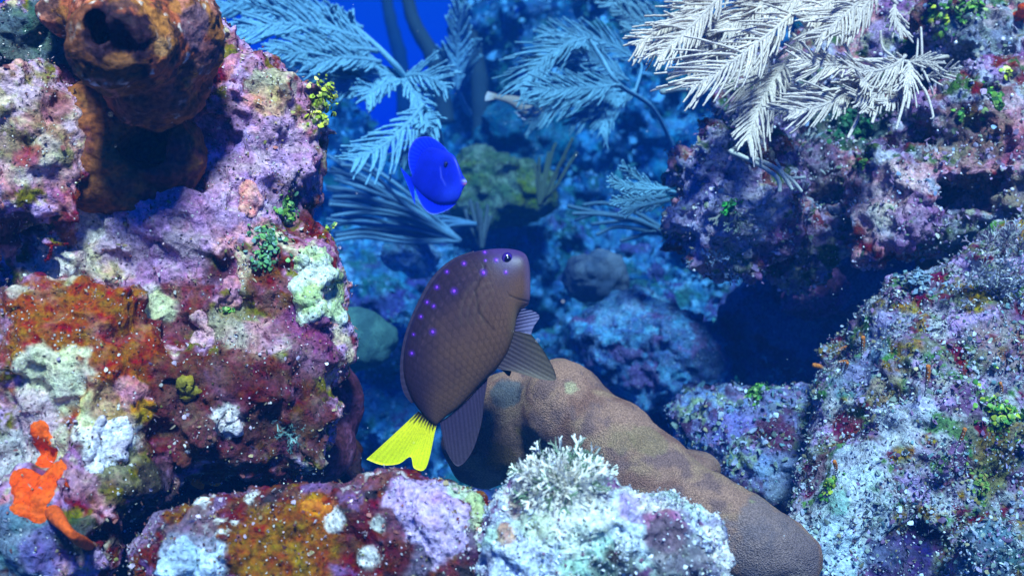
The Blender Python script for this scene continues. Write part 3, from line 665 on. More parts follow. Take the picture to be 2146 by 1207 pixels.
# ================================================================== TURF (uncountable)
pal_l = [(.72, .66, .58, 1.3), (.3,.1,.08,1.5), (.45, .33, .40, 2), (.36, .25, .12, 1.5), (.16, .05, .05, 2), (.2, .18, .05, 1), (.62, .4, .4, 1)]
turf("algae_turf", RL, 6000, [('grain', .55, .0003, .0008, pal_l, .5, .2), ('disc', .25, .0005, .0014, pal_l, .8, .3), ('blade', .2, .0015, .0035, [(.14, .06, .05, 2), (.3, .22, .14, 1), (.4, .3, .35, 1)], .5, .0)],
     "fine turf and pale grit coating the left boulder")
turf("algae_turf", RF, 2500, [('grain', .5, .0003, .0008, pal_l, .5, .2), ('disc', .25, .0005, .0013, pal_l, .8, .3), ('blade', .25, .0015, .003, [(.14, .05, .05, 2), (.45, .4, .42, 1)], .4, 0)], "short fuzzy turf and grit on the dark red front rock")
pal_w = [(.78, .80, .80, 4), (.5, .55, .6, 2), (.35, .38, .28, 1), (.25, .12, .18, .6)]
turf("algae_turf", RW, 3500, [('grain', .5, .0003, .0008, pal_w, .5, .2), ('disc', .5, .0004, .0012, pal_w, .9, .3)], "pale flaky turf on the blue white front rock")
pal_r = [(.55, .56, .58, 1.6), (.36, .36, .42, 3), (.24, .27, .20, 2.4), (.2, .1, .18, 2.4), (.36, .28, .14, 1.2), (.14, .24, .24, 1.4), (.4, .3, .44, 1)]
turf("algae_turf", RB, 20000, [('grain', .3, .0005, .0012, [(.66, .62, .56, .7), (.36, .32, .32, 2), (.2, .12, .12, 1)], .5, .2), ('disc', .55, .0006, .0019, pal_r, .9, .3), ('blade', .15, .002, .005, [(.3, .3, .28, 1), (.12, .1, .08, 1), (.5, .5, .45, 1)], .6, 0)], "flaky speckled turf with white grains covering the lower right boulder")
pal_u = [(.5, .42, .54, 2.5), (.38, .24, .36, 3), (.16, .2, .12, 2), (.5, .46, .36, 1.5), (.22, .3, .45, 1)]
turf("algae_turf", RU, 13000, [('grain', .25, .0007, .0017, [(.8, .78, .75, 2), (.5, .46, .5, 2)], .5, .2), ('disc', .5, .0008, .0024, pal_u, .9, .3), ('blade', .25, .0025, .006, [(.25, .14, .24, 2), (.3, .26, .16, 1), (.12, .08, .08, 1)], .6, 0)], "ragged purple and olive turf over the upper right overhang")
turf("algae_turf", RS, 2500, [('grain', .4, .0006, .0015, pal_r, .5, .2), ('disc', .6, .001, .003, pal_r, .9, .3)], "flaky turf on the small purple grey rock right of the brown coral")
pal_b = [(.16, .34, .42, 2), (.08, .18, .24, 3), (.07, .18, .13, 2), (.3, .5, .58, .7)]  # water's blue haze mixed into this far turf palette
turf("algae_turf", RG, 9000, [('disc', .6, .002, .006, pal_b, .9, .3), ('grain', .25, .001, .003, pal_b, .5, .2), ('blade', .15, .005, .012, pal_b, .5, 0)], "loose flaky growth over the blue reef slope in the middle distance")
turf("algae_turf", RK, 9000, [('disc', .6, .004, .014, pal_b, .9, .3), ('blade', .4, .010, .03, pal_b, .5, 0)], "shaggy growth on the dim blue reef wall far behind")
# ================================================================== SEA PLUMES
def feather(acc, base, tip, d0, d1, wl, wr, n, col, rad=2.2, bow=0.0, lean=0.5, ang=50, rings=14, sides=5, droop=0.0, jit=0.15, tipcol=None, boost=1.0):
    wl *= boost; wr *= boost; n = int(n * 1.3)
    """one plume: a rachis with two combs of pinnules; sizes in photo px at its depth"""
    u = K * dm((d0 + d1) / 2)
    A_, B_ = P(base[0], base[1], d0), P(tip[0], tip[1], d1)
    ax = B_ - A_; L = np.linalg.norm(ax); ax /= L
    vw = np.array([0, 1.0, 0]); side = np.cross(ax, vw); side /= np.linalg.norm(side)   # in the picture plane
    nor = np.cross(side, ax)
    t = np.linspace(0, 1, 24)
    path = A_ + t[:, None] * (B_ - A_) + (bow * L * 4 * t * (1 - t))[:, None] * side + (0.03 * L * np.sin(t * 5 + base[0]))[:, None] * nor
    path[:, 2] -= droop * L * t ** 2
    col = np.array(col, float); tc = col if tipcol is None else np.array(tipcol, float)
    v, f = tube_pts(path, np.linspace(1.5, 0.9, 24) * rad * u, 6, 0.12); acc.add(v, f, col * 0.9)
    for s, wmax in ((1, wl), (-1, wr)):
        if wmax <= 0: continue
        for k_ in range(n):
            q = (k_ + 0.5 + RNG.uniform(-.3, .3)) / n; q = 0.04 + 0.95 * q
            env = min(1.0, 0.45 + 2.2 * q) * (1 - max(0, (q - 0.6) / 0.4) ** 1.8 * 0.6)
            ln = wmax * u * env * RNG.uniform(1 - 2 * jit, 1 + jit)
            if RNG.random() < 0.04: ln *= 0.45
            i = q * 23; i0 = int(min(i, 22)); o = path[i0] + (i - i0) * (path[i0 + 1] - path[i0]); tg = path[i0 + 1] - path[i0]; tg = tg / np.linalg.norm(tg)
            a = math.radians(ang + 9 + RNG.normal() * 9) * (1 - 0.35 * q)
            out = s * side * math.cos(lean * 0.7) + nor * math.sin(lean * 0.7) * RNG.uniform(-.7, 0.35)
            dr = tg * math.cos(a) + out * math.sin(a)
            z = np.linspace(0, 1, rings)
            pp = o + (z * ln)[:, None] * dr + ((0.46 + RNG.normal() * .12) * ln * z ** 2)[:, None] * tg + RNG.normal(size=3) * 0.08 * ln * (z ** 2)[:, None]
            pp[:, 2] -= droop * 0.5 * ln * z ** 2
            r = 1.03 * rad * u * (0.9 + 0.1 * np.cos(z * 3)) * (1 - 0.25 * z)
            v, f = tube_pts(pp, r, sides, 0.38)
            cc = (col + (tc - col) * min(1, q * 0.8)) * RNG.uniform(0.8, 1.15)
            acc.add(v, f, np.clip(cc, 0, 1))

def stalk(acc, pts, r0, r1, col, sides=7):
    pp = catmull([P(*p) for p in pts], 8 * len(pts)); u = K * dm(pts[0][2])
    v, f = tube_pts(pp, np.linspace(r0, r1, len(pp)) * u, sides, 0.1); acc.add(v, f, col)

def plume(label, fronds, stalks, col, base, group=None, stalk_col=None, **kw):
    root = empty("sea_plume", base); tag(root, label, "soft coral", group)
    if stalks:
        A = Acc()
        for s in stalks: stalk(A, s[0], s[1], s[2], stalk_col or col)
        put(A.build("stalk", M_PLUME), root)
    for fr in fronds:
        A = Acc(); f = dict(kw); f.update(fr[9] if len(fr) > 9 else {})
        c = np.array(col) * RNG.uniform(.9, 1.08)
        feather(A, fr[0], fr[1], fr[2], fr[3], fr[4], fr[5], fr[6], c, fr[7], fr[8], **f); put(A.build("frond", M_PLUME), root)
    return root

CW = (.60, .51, .43)
W = [  # base, tip, depth at base, at tip, pinnule length left/right of travel, count, radius, bow
 ((1668, 22), (1453, 168), .74, .70, 62, 92, 26, 3.3, .03), ((1500, -25), (1331, 87), .76, .73, 58, 46, 20, 3.2, .02), ((1520, -20), (1376, 113), .75, .72, 50, 58, 22, 3.2, .02),
 ((1530, -30), (1430, 60), .78, .76, 50, 60, 18, 3.0, 0), ((1520, 30), (1437, 146), .77, .75, 46, 50, 16, 3.2, .02), ((1600, 60), (1462, 120), .79, .77, 45, 50, 18, 3.0, .0),
 ((1600, -10), (1520, 60), .78, .76, 60, 60, 18, 3.0, 0), ((1660, -10), (1570, 45), .79, .77, 55, 55, 18, 3.0, 0), ((1640, 70), (1545, 222), .78, .76, 50, 55, 20, 3.1, -.05), ((1650, 130), (1569, 286), .76, .73, 62, 50, 22, 3.2, -.05),
 ((1690, 60), (1625, 215), .78, .78, 40, 46, 18, 3.0, -.03), ((1800, 172), (1657, 226), .72, .69, 44, 68, 21, 3.3, .08), ((1790, 126), (1668, 118), .73, .71, 46, 40, 18, 3.1, .08), ((1895, 118), (1780, 132), .73, .70, 44, 40, 20, 3.1, .12),
 ((1812, -10), (1717, 70), .74, .71, 46, 56, 18, 3.3, .02), ((1770, -20), (1697, 36), .75, .73, 50, 56, 18, 3.2, 0), ((1840, -25), (1765, 66), .74, .72, 40, 52, 16, 3.2, .02), ((1715, -25), (1640, 10), .76, .75, 50, 50, 14, 3.1, 0),
 ((1872, 168), (1790, 206), .72, .70, 38, 40, 14, 3.0, .1), ((1730, 185), (1640, 205), .77, .76, 40, 40, 14, 2.9, .05), ((1905, 130), (1895, 178), .72, .71, 40, 30, 10, 3.0, .1), ((1840, 150), (1800, 165), .73, .70, 44, 44, 13, 3.0, .1),
 ((1890, 170), (1850, 215), .73, .71, 30, 36, 10, 3.0, .1), ((1875, 12), (1893, 68), .76, .75, 26, 22, 8, 3.0, -.1), ((1790, 200), (1812, 235), .72, .70, 20, 24, 6, 3.2, .1), ((1900, 135), (1964, 133), .74, .73, 20, 26, 7, 2.8, .1), ((1930, 160), (2002, 138), .76, .74, 20, 22, 6, 2.6, -.1)]
WS = [([(1700, -60, .78), (1685, -10, .76), (1668, 24, .74)], 5, 4), ([(1668, 22, .75), (1690, 55, .75), (1722, 110, .74), (1740, 150, .75)], 6, 4), ([(1738, 45, .77), (1765, 85, .76), (1788, 128, .74)], 3.4, 3.2), ([(1740, 150, .75), (1800, 172, .73), (1880, 165, .74), (1905, 135, .75)], 4, 3.6),
      ([(1788, 128, .74), (1850, 125, .74), (1905, 130, .75)], 4, 3.4), ([(1885, 165, .73), (1896, 200, .71), (1878, 272, .70)], 3.4, 3.0), ([(1895, 170, .73), (1935, 185, .71), (1955, 240, .70), (1950, 250, .7)], 3.4, 2.0), ([(1805, 200, .73), (1800, 240, .71), (1777, 290, .70)], 4.0, 3.6), ([(1825, 200, .73), (1832, 235, .71), (1828, 258, .7)], 4.0, 3.4),
      ([(1890, 165, .73), (1905, 195, .71), (1902, 228, .70)], 3.8, 3.2), ([(1660, 70, .76), (1700, 110, .74), (1735, 125, .74)], 3, 2.8), ([(1845, 65, .76), (1850, 100, .76), (1872, 120, .75)], 2.6, 2.6), ([(1932, 150, .77), (1932, 100, .77), (1930, 58, .78)], 2.8, 2.2), ([(1918, 150, .77), (1922, 110, .77), (1924, 82, .78)], 2.6, 2.0), ([(1936, 150, .76), (1950, 180, .74), (1955, 198, .74)], 2.6, 2.0), ([(1700, -60, .78), (1600, -40, .78), (1500, -30, .77)], 5, 4), ([(1700, -60, .78), (1820, -40, .77), (1880, 10, .77)], 5, 4), ([(1905, 132, .75), (1990, 120, .82), (2040, 130, .86)], 5, 6)]
plume("large cream white sea plume with many feathery fronds hanging from the upper right corner", W, WS, CW, P(2030, 130, .86), ang=44, lean=.6, droop=.04, boost=1.2)

CB = (.16, .36, .46)  # far plume colour with the blue cast of the water painted in
def bl(lst, d): return [((b[0], b[1]), (t[0], t[1]), d + e, d + e - .03, wl, wr, n, r, bow) for b, t, wl, wr, n, r, bow, e in lst]
plume("pale blue sea plume with drooping bushy fronds above the left boulder's right shoulder",
  bl([((700, 25), (424, 16), 46, 36, 24, 3.8, -.04, .1), ((650, -20), (480, 18), 40, 40, 16, 3.8, 0, .12), ((780, 88), (482, 76), 56, 56, 30, 4.0, -.10, 0), ((760, 60), (530, 20), 46, 50, 22, 3.8, -.06, .08), ((745, 95), (563, 106), 34, 40, 20, 3.8, -.05, .0),
      ((790, 110), (604, 117), 44, 44, 22, 3.8, -.06, -.02), ((800, 130), (638, 136), 44, 40, 20, 3.9, -.05, -.02), ((830, 165), (654, 158), 50, 52, 22, 3.9, -.08, 0), ((850, 158), (690, 200), 48, 50, 22, 3.9, -.08, .0), ((848, 168), (766, 214), 46, 48, 18, 3.8, -.1, 0), ((740, 110), (690, 30), 40, 40, 12, 3.8, 0, .05),
      ((560, 165), (463, 114), 36, 36, 14, 3.8, 0, .06), ((620, 150), (500, 120), 36, 36, 14, 3.6, 0, .1), ((845, 165), (932, 185), 52, 44, 12, 3.8, .1, 0), ((840, 170), (880, 240), 44, 40, 12, 3.8, .1, 0), ((745, 90), (733, 26), 10, 12, 5, 4, 0, .05)], 1.0),
  [([(900, 330, 1.12), (880, 240, 1.06), (850, 165, 1.0), (780, 88, 1.0), (700, 25, 1.08)], 8, 4), ([(780, 88, 1.0), (745, 60, 1.03), (740, 20, 1.05)], 5, 3), ([(850, 165, 1.0), (740, 150, 1.03), (560, 165, 1.06)], 5, 3)], CB, P(900, 330, 1.12), group="blue sea plumes in the background", ang=48, lean=.5)
plume("short fern shaped blue sea plume just left of the blue fish", bl([((885, 222), (736, 342), 62, 58, 20, 3.8, .06, 0), ((915, 240), (838, 335), 50, 44, 14, 3.8, .05, .03), ((880, 220), (900, 270), 40, 36, 9, 3.6, 0, .02)], .95),
  [([(930, 330, 1.05), (915, 260, 1.0), (885, 222, .95)], 6, 4)], CB, P(930, 330, 1.05), group="blue sea plumes in the background", ang=50, lean=.35)
plume("upright bottle brush blue sea plume in front of the open water at the top", bl([((960, 190), (966, 14), 44, 44, 26, 3.6, .02, 0), ((950, 180), (925, 105), 30, 30, 10, 3.4, 0, .02), ((970, 180), (1000, 90), 26, 24, 10, 3.4, 0, .03)], 1.2),
  [([(985, 240, 1.3), (968, 210, 1.22), (960, 190, 1.2)], 6, 4)], CB, P(985, 240, 1.3), group="blue sea plumes in the background", ang=42, lean=.9)
plume("fine feathered blue sea plume above the dim boulder, centre right of the background",
  bl([((1235, 82), (1092, 188), 60, 70, 26, 2.3, -.10, 0), ((1295, 176), (1116, 190), 60, 50, 30, 2.3, .02, -.02), ((1270, 90), (1128, 150), 50, 60, 26, 2.3, -.08, .02), ((1330, 130), (1138, 72), 50, 46, 26, 2.2, -.10, .05), ((1298, 180), (1120, 222), 46, 60, 28, 2.3, -.05, -.01), ((1300, 190), (1108, 262), 46, 56, 26, 2.1, -.08, .03),
      ((1320, 170), (1180, 110), 46, 46, 26, 2.2, -.06, .03), ((1340, 200), (1200, 260), 46, 50, 20, 2.0, -.1, .06), ((1330, 190), (1260, 280), 46, 46, 16, 2.0, -.1, .06)], 1.0),
  [([(1420, 330, 1.15), (1370, 230, 1.08), (1298, 178, 1.0), (1260, 120, 1.0), (1235, 82, 1.0)], 5, 3), ([(1330, 195, 1.05), (1345, 140, 1.06), (1330, 128, 1.06)], 3, 2.5)], (.15, .34, .43), P(1420, 330, 1.15), group="blue sea plumes in the background", ang=36, lean=.3, rings=8)  # plume colour blued here too for the water in between
plume("small pale sea plume with finger like tips beside the purple lump of the overhang", bl([((1400, 395), (1275, 378), 30, 30, 14, 3.2, .05, 0), ((1395, 410), (1282, 424), 26, 26, 12, 3.4, 0, -.02), ((1400, 400), (1300, 345), 30, 26, 12, 3.0, .05, .02), ((1400, 420), (1300, 442), 24, 20, 8, 3.6, 0, -.02)], .92),
  [([(1440, 410, .95), (1400, 400, .93)], 5, 4)], CB, P(1440, 410, .95), group="blue sea plumes in the background", ang=34, lean=.5)
plume("dim teal sea plume cut by the top edge, left of the white sea plume", bl([((1440, 70), (1235, -25), 50, 40, 20, 4.4, 0, 0), ((1430, 90), (1300, 22), 40, 40, 14, 4.4, 0, -.03), ((1440, 100), (1310, 60), 30, 26, 9, 4.4, 0, -.05)], 1.15),
  [([(1500, 190, 1.2), (1470, 120, 1.18), (1440, 70, 1.15)], 8, 5)], (.16, .30, .34), P(1500, 190, 1.2), group="blue sea plumes in the background", ang=36, lean=.4)  # teal base colour also holds painted water haze
A = Acc()
for pts, r in (([(1530, 318), (1580, 340), (1628, 372), (1634, 402)], 5), ([(1575, 330), (1625, 352), (1648, 378), (1660, 398)], 4.6), ([(1625, 352), (1660, 378), (1680, 402)], 4), ([(1625, 335), (1640, 360)], 3), ([(1650, 374), (1688, 372)], 3.4)):
    stalk(A, [(p[0], p[1], .73) for p in pts], r, r * .9, (.46, .46, .40), 8)
stalk(A, [(1530, 318, .73), (1560, 300, .78), (1575, 285, .82)], 5, 5, (.4, .4, .36))
tag(A.build("sea_rod", M_PLUME), "small pale forked sea rod lying against the purple overhang", "soft coral")
A = Acc(); stalk(A, [(1388, 193, .95), (1430, 188, 1.0), (1500, 190, 1.15)], 7, 6, (.3, .34, .3))
tag(A.build("sea_rod", M_PLUME), "single dim teal rod pointing left below the white sea plume", "soft coral")

def rods(label, base, tips, d, spread, r, col, name="sea_rod", sag=0.0, group=None):
    root = empty(name, P(base[0], base[1], d)); tag(root, label, "soft coral", group)
    for tx, ty in tips:
        A = Acc(); e = RNG.uniform(-spread, spread)
        m1 = (base[0] * .6 + tx * .4, base[1] * .6 + ty * .4 + RNG.uniform(-14, 14) + sag); m2 = (base[0] * .25 + tx * .75, base[1] * .25 + ty * .75 + RNG.uniform(-12, 12) + sag)
        stalk(A, [(base[0], base[1], d), (m1[0], m1[1], d + e * .4), (m2[0], m2[1], d + e * .8), (tx, ty, d + e)], r * 1.25, r, np.array(col) * RNG.uniform(.8, 1.15), 6)
        put(A.build("branch", M_PLUME), root)
    return root
tips = [(690 + RNG.uniform(-14, 30), y + RNG.uniform(-6, 6)) for y in np.linspace(318, 510, 26)]
rods("grey blue bush of long curved sea rods fanning left from under the blue fish", (965, 505), tips, 1.08, .07, 3.8, (.14, .26, .34), sag=-12)  # this and the next two tufts have the water's blue painted in
rods("second tuft of thin sea rods leaning left behind the pale rock", (1000, 470), [(800, 470), (790, 490), (820, 500), (840, 478), (810, 455), (850, 510)], 1.2, .05, 3.2, (.12, .22, .3))
rods("dim sea rods trailing left from the overhang above the round coral", (1420, 500), [(1190, 432), (1200, 448), (1222, 430), (1205, 462), (1240, 470), (1270, 450), (1250, 492), (1300, 505)], 1.0, .05, 4.0, (.08, .16, .22), sag=-14)
rods("dark thin bush of sea rods between olive coral and dim boulder", (1130, 430), [(1150, 320), (1165, 300), (1200, 290), (1130, 330), (1185, 330), (1120, 345), (1210, 320)], 1.28, .05, 3.0, (.09, .10, .05))
rods("dark leafy rods standing between the blue fish and the brown fish", (1010, 520), [(985, 420), (1000, 425), (1022, 430), (1030, 455), (975, 440), (1008, 440)], 1.2, .04, 4.0, (.10, .12, .12))
for lab, pts, r in (("dark wavy sea rod silhouette in the open water near the top", [(935, 260), (910, 130), (865, 40), (845, -60)], 20), ("tall dark straight sea rod beside the bottle brush plume", [(1010, 300), (1005, 180), (990, 60), (985, -60)], 22), ("faint blue sea rod far off in the open water, left of the wavy one", [(850, 240), (840, 130), (818, 40), (800, -60)], 18)):
    dd = 1.75 if r != 18 else 2.6
    A = Acc(); stalk(A, [(p[0], p[1], dd) for p in pts], r, r * .6, (.05, .06, .05), 10); tag(A.build("sea_rod", M_PLUME), lab, "soft coral")

# ================================================================== FISH
def fish_body(pairs, thick, d0, slope, pxc, colf, M=200, S=128, name="body", mat=None, scale_fn=None):
    """pairs: (dorsal px, ventral px) from snout to tail; thick: half thickness px per pair"""
    D = catmull([p[0] for p in pairs], M); Vn = catmull([p[1] for p in pairs], M); T = np.clip(catmull(np.array(thick, float)[:, None], M)[:, 0], 1.0, None)
    u = K * d0
    def w3(q): 
        d = d0 - (q[:, 0] - pxc) * u * slope; return np.stack([(q[:, 0] - 1073) * K * d, d, (603.5 - q[:, 1]) * K * d], 1)
    c = (D + Vn) / 2; h = (D - Vn) / 2; C3 = w3(c); H3 = w3(c + h) - C3
    nrm = np.array([slope * .7, -1.0, 0]); nrm /= np.linalg.norm(nrm)       # side turned to the camera
    th = np.linspace(0, 2 * math.pi, S, endpoint=False)
    cs = np.sign(np.cos(th)) * np.abs(np.cos(th)) ** 0.92; sn = np.sign(np.sin(th)) * np.abs(np.sin(th)) ** 0.85
    V = C3[:, None] + H3[:, None] * cs[None, :, None] + nrm[None, None] * (T * u)[:, None, None] * sn[None, :, None]
    pxm = (c[:, None] + h[:, None] * cs[None, :, None]).reshape(-1, 2)
    uu = np.repeat(np.linspace(0, 1, M), S); vv = np.tile(cs, M); ss = np.tile(sn, M)
    V = V.reshape(-1, 3)
    col, disp = colf(uu, vv, ss, pxm)
    off = nrm[None] * np.sign(ss)[:, None] * disp[:, None] * u
    V = V + off
    F = grid_faces(M, S, True)
    V = np.concatenate([V, C3[:1], C3[-1:]]); col = np.concatenate([col, col[:1], col[-1:]])
    m = M * S; j = np.arange(S); j2 = (j + 1) % S
    Tt = np.concatenate([np.stack([np.full(S, m), j2, j], 1), np.stack([np.full(S, m + 1), (M - 1) * S + j, (M - 1) * S + j2], 1)])
    return mk(name, V, [F, Tt], mat or M_FISH, col), w3, nrm, u

def fin(name, basep, tipp, w3, nrm, u, colb, colt, rays=14, thick=1.2, n=80, mth=24, lift=0.0, ray=0.5, edge=None, wave=0.0, side=0.0, rayc=.15, dark=None):
    """fan between two traced curves; rays are small ridges; closed thin solid"""
    B = catmull(basep, n); T = catmull(tipp, n); v = np.linspace(0, 1, mth)
    q = B[:, None] * (1 - v)[None, :, None] + T[:, None] * v[None, :, None]
    X = w3(q.reshape(-1, 2)).reshape(n, mth, 3)
    s = np.linspace(0, 1, n)[:, None]; rid = np.cos(s * rays * 2 * math.pi) * ray * (1 - .5 * v)[None]
    off = side + lift * v[None] ** 1.3 + wave * np.sin(s * 6 + v[None] * 3) * v[None] 
    tk = thick * (1 - .75 * v)[None] * np.ones((n, 1))
    F1 = X + nrm * ((off + tk + rid) * u)[..., None]; F2 = X + nrm * ((off - tk + rid) * u)[..., None]
    V = np.concatenate([F1.reshape(-1, 3), F2.reshape(-1, 3)]); f1 = grid_faces(n, mth); f2 = grid_faces(n, mth, off=n * mth)[:, ::-1]
    def strip(a): a = np.array(a); return np.stack([a[:-1], a[1:], a[1:] + n * mth, a[:-1] + n * mth], 1)
    rim = np.concatenate([strip(np.arange(n) * mth + mth - 1), strip(np.arange(n - 1, -1, -1) * mth), strip(np.arange(mth)[::-1]), strip((n - 1) * mth + np.arange(mth))])
    cb = np.array(colb, float); ct = np.array(colt, float)
    vv = np.tile(v, n); c = cb + (ct - cb) * sstep(.05, .95, vv)[:, None]
    c = c * (1 + rayc * np.repeat(np.cos(s[:, 0] * rays * 2 * math.pi), mth))[:, None]
    if dark is not None:
        rag = sstep(.20, .08, vv + .05 * np.repeat(np.cos(s[:, 0] * 9 * 2 * math.pi), mth) + .03 * RNG.normal(size=len(vv))); c = c + rag[:, None] * (np.array(dark) - c)
    if edge is not None: c = c + sstep(.93, .98, vv)[:, None] * (np.array(edge) - c)
    return mk(name, V, [np.concatenate([f1, f2, rim])], M_FIN, np.clip(np.concatenate([c, c]), 0.003, 1))

def eye(center_px, r, w3, nrm, u, out, iris, pupil, parent, ratio=1.0):
    """flattened ball; the iris ring and the pupil"""
    nu, nv = 24, 32; C0 = w3(np.array([center_px], float))[0] + nrm * out * u
    a = np.cross(nrm, [0, 0, 1]); a /= np.linalg.norm(a); b2 = np.cross(a, nrm)
    th = np.linspace(0.02, math.pi - .02, nu); ph = np.linspace(0, 2 * math.pi, nv, endpoint=False)
    V = C0 + (np.sin(th)[:, None, None] * (a * ratio * np.cos(ph)[None, :, None] + b2 * np.sin(ph)[None, :, None]) + np.cos(th)[:, None, None] * nrm * .55) * r * u
    rr = np.repeat(np.sin(th), nv) + (np.repeat(th, nv) > math.pi / 2) * 1.0
    c = np.where((rr < .62)[:, None], np.array(pupil), np.array(iris))
    o = mk("eye", V.reshape(-1, 3), grid_faces(nu, nv, True), M_EYE, c * (.8 + .4 * (np.repeat(th, nv) % .12 > .06))[:, None]); put(o, parent)
    C1 = C0 + nrm * r * u * .16
    V2 = C1 + (np.sin(th)[:, None, None] * (a * ratio * np.cos(ph)[None, :, None] + b2 * np.sin(ph)[None, :, None]) * .6 + np.cos(th)[:, None, None] * nrm * .45) * r * u
    q = mk("pupil", V2.reshape(-1, 3), grid_faces(nu, nv, True), M_EYE, np.array(pupil)); q.parent = o; return o

# ---- yellow tailed damselfish
pairs = [((1109, 580), (1109, 616)), ((1108, 552), (1108, 636)), ((1098, 531), (1094, 648)), ((1070, 522), (1083, 662)), ((1030, 522), (1078, 690)), ((990, 529), (1072, 714)), ((950, 546), (1060, 744)), ((913, 582), (1042, 770)),
         ((884, 630), (1020, 792)), ((861, 680), (1000, 812)), ((847, 735), (980, 834)), ((846, 785), (958, 856)), ((858, 825), (936, 872)), ((872, 850), (922, 884)), ((884, 866), (914, 892))]
thick = [7, 20, 31, 39, 46, 50, 50, 47, 43, 38, 32, 25, 18, 13, 9]
spots = [(1014, 529, 4.0), (1036, 546, 4.6), (1014, 547, 2.8), (970, 553, 4.4), (1055, 571, 4.2), (935, 570, 4.0), (1009, 572, 5.6), (914, 602, 4.6), (949, 610, 5.6), (894, 633, 4.4), (907, 641, 4.0), (881, 663, 4.0), (905, 694, 5.4), (866, 700, 3.2), (862, 739, 4.8)]
def damsel_col(uu, vv, ss, px):
    n = len(uu); q = np.stack([px[:, 0] * .01, px[:, 1] * .01, ss], 1)
    k_ = sstep(.9, -.6, vv + .25 * fbm(q, 1.5, 3, 3) - .3 * sstep(.55, .0, uu) + .35 * sstep(.55, .9, uu))     # paler towards cheek and belly
    top = np.array([.034, .016, .030]); low = np.array([.135, .060, .034])
    c = top + (low - top) * k_[:, None]
    # scale rows: staggered arcs in body coordinates
    a = uu * 40.0; b2 = np.arccos(np.clip(vv, -1, 1)) / math.pi * 18.0; b2 = b2 + .5 * (np.floor(a) % 2)
    fa = a - np.floor(a); fb = b2 - np.floor(b2) - .5
    dd = np.sqrt((fa) ** 2 + (fb * 1.1) ** 2); on = sstep(.26, .38, uu) * sstep(.98, .9, uu)
    sc_ = np.exp(-((np.sqrt(fa ** 2 + (1.9 * fb) ** 2) - .95) / .2) ** 2)
    c = c * (1 - (.20 + .14 * fbm(q, 3, 2, 8)) * on * sc_)[:, None] * (1 + .14 * on * (1 - fa))[:, None]
    disp = on * (.10 * (1 - fa) - .16 * sc_)
    near = ss > 0
    # gill cover edge, mouth, eye surround
    def seg(p, q_, w_):
        p = np.array(p, float); q_ = np.array(q_, float); t = np.clip(((px - p) @ (q_ - p)) / ((q_ - p) @ (q_ - p)), 0, 1); return np.exp(-(np.linalg.norm(px - p - t[:, None] * (q_ - p), axis=1) / w_) ** 2)
    mouth = np.maximum(np.maximum(seg((1108, 633), (1082, 627), 2.2), seg((1082, 627), (1062, 619), 1.8)), seg((1062, 619), (1057, 611), 1.2) * .5) * near
    c = c * (1 - .55 * mouth)[:, None]; disp = disp - 1.2 * mouth
    gill = sum(seg(a_, b_3, 3) for a_, b_3 in (((1012, 560), (992, 610)), ((992, 610), (1000, 655)), ((1000, 655), (1030, 690)))) * near
    c = c * (1 - .38 * np.clip(gill, 0, 1))[:, None]; disp = disp - .8 * np.clip(gill, 0, 1)
    for r0 in (36, 50, 64, 78):
        ang_ = np.abs(np.linalg.norm((px - np.array([1040, 660])) * [1, .9], axis=1) - r0); m_ = np.exp(-(ang_ / 3.5) ** 2) * near * (px[:, 0] < 1030) * (px[:, 1] < 680) * (px[:, 1] > 590)
        c = c + (.012 * m_)[:, None] * np.array([1.2, 1, .5])
    e = np.exp(-(np.linalg.norm(px - np.array([1058, 548]), axis=1) / 26) ** 2); c = c + e[:, None] * (np.array([.045, .02, .11]) - c) * .8
    hd = sstep(560, 520, px[:, 1]) * sstep(990, 1040, px[:, 0]); c = c + (.5 * hd)[:, None] * (np.array([.10, .045, .20]) - c)
    fr = sstep(1088, 1108, px[:, 0]); c = c + (.45 * fr)[:, None] * (np.array([.15, .10, .22]) - c)
    bl_ = np.exp(-(np.linalg.norm((px - np.array([1080, 690])) * [1.5, .5], axis=1) / 20) ** 2); c = c + (.4 * bl_)[:, None] * (np.array([.30, .22, .08]) - c)
    for x, y, r in spots:
        d_ = np.linalg.norm(px - np.array([x, y]), axis=1); m_ = sstep(r * .62, r * .3, d_) * (ss > -.2); hl = sstep(r * 2.0, r * .8, d_) * .35
        c = c + hl[:, None] * (np.array([.12, .02, .4]) - c); c = c + m_[:, None] * (np.array([.40, .07, .95]) - c); disp = disp + m_ * .8
    ll = np.exp(-((vv - .52 - .1 * np.sin(uu * 3)) / .02) ** 2) * sstep(.3, .36, uu) * sstep(.8, .7, uu) * (np.sin(uu * 250) > 0) * near; c = c * (1 + .5 * ll)[:, None]
    pd = sstep(.93, .99, uu); c = c + pd[:, None] * (np.array([.02, .012, .01]) - c)
    return np.clip(c, .004, 1), disp
d_root = empty("damselfish", P(985, 690, .60)); tag(d_root, "dark brown fish with violet spots and a bright yellow tail, swimming upward", "fish")
ob, w3, nr, u = fish_body(pairs, thick, .60, .18, 985, damsel_col, M=420, S=260); put(ob, d_root)
DB = (.060, .036, .062); DB2 = (.045, .028, .055)
put(fin("dorsal_fin", [(1000, 535), (960, 552), (925, 585), (896, 632), (872, 690), (858, 745), (856, 790), (866, 826), (876, 842)], [(992, 526), (948, 543), (908, 578), (879, 626), (852, 690), (840, 745), (839, 792), (847, 824), (862, 844)], w3, nr, u, DB, DB2, rays=22, thick=5), d_root)
put(fin("anal_fin", [(1022, 790), (1000, 815), (975, 842), (945, 868), (922, 884)], [(1014, 842), (1008, 890), (988, 948), (958, 976), (932, 938)], w3, nr, u, DB2, (.05, .032, .05), rays=15, thick=5, wave=2), d_root)
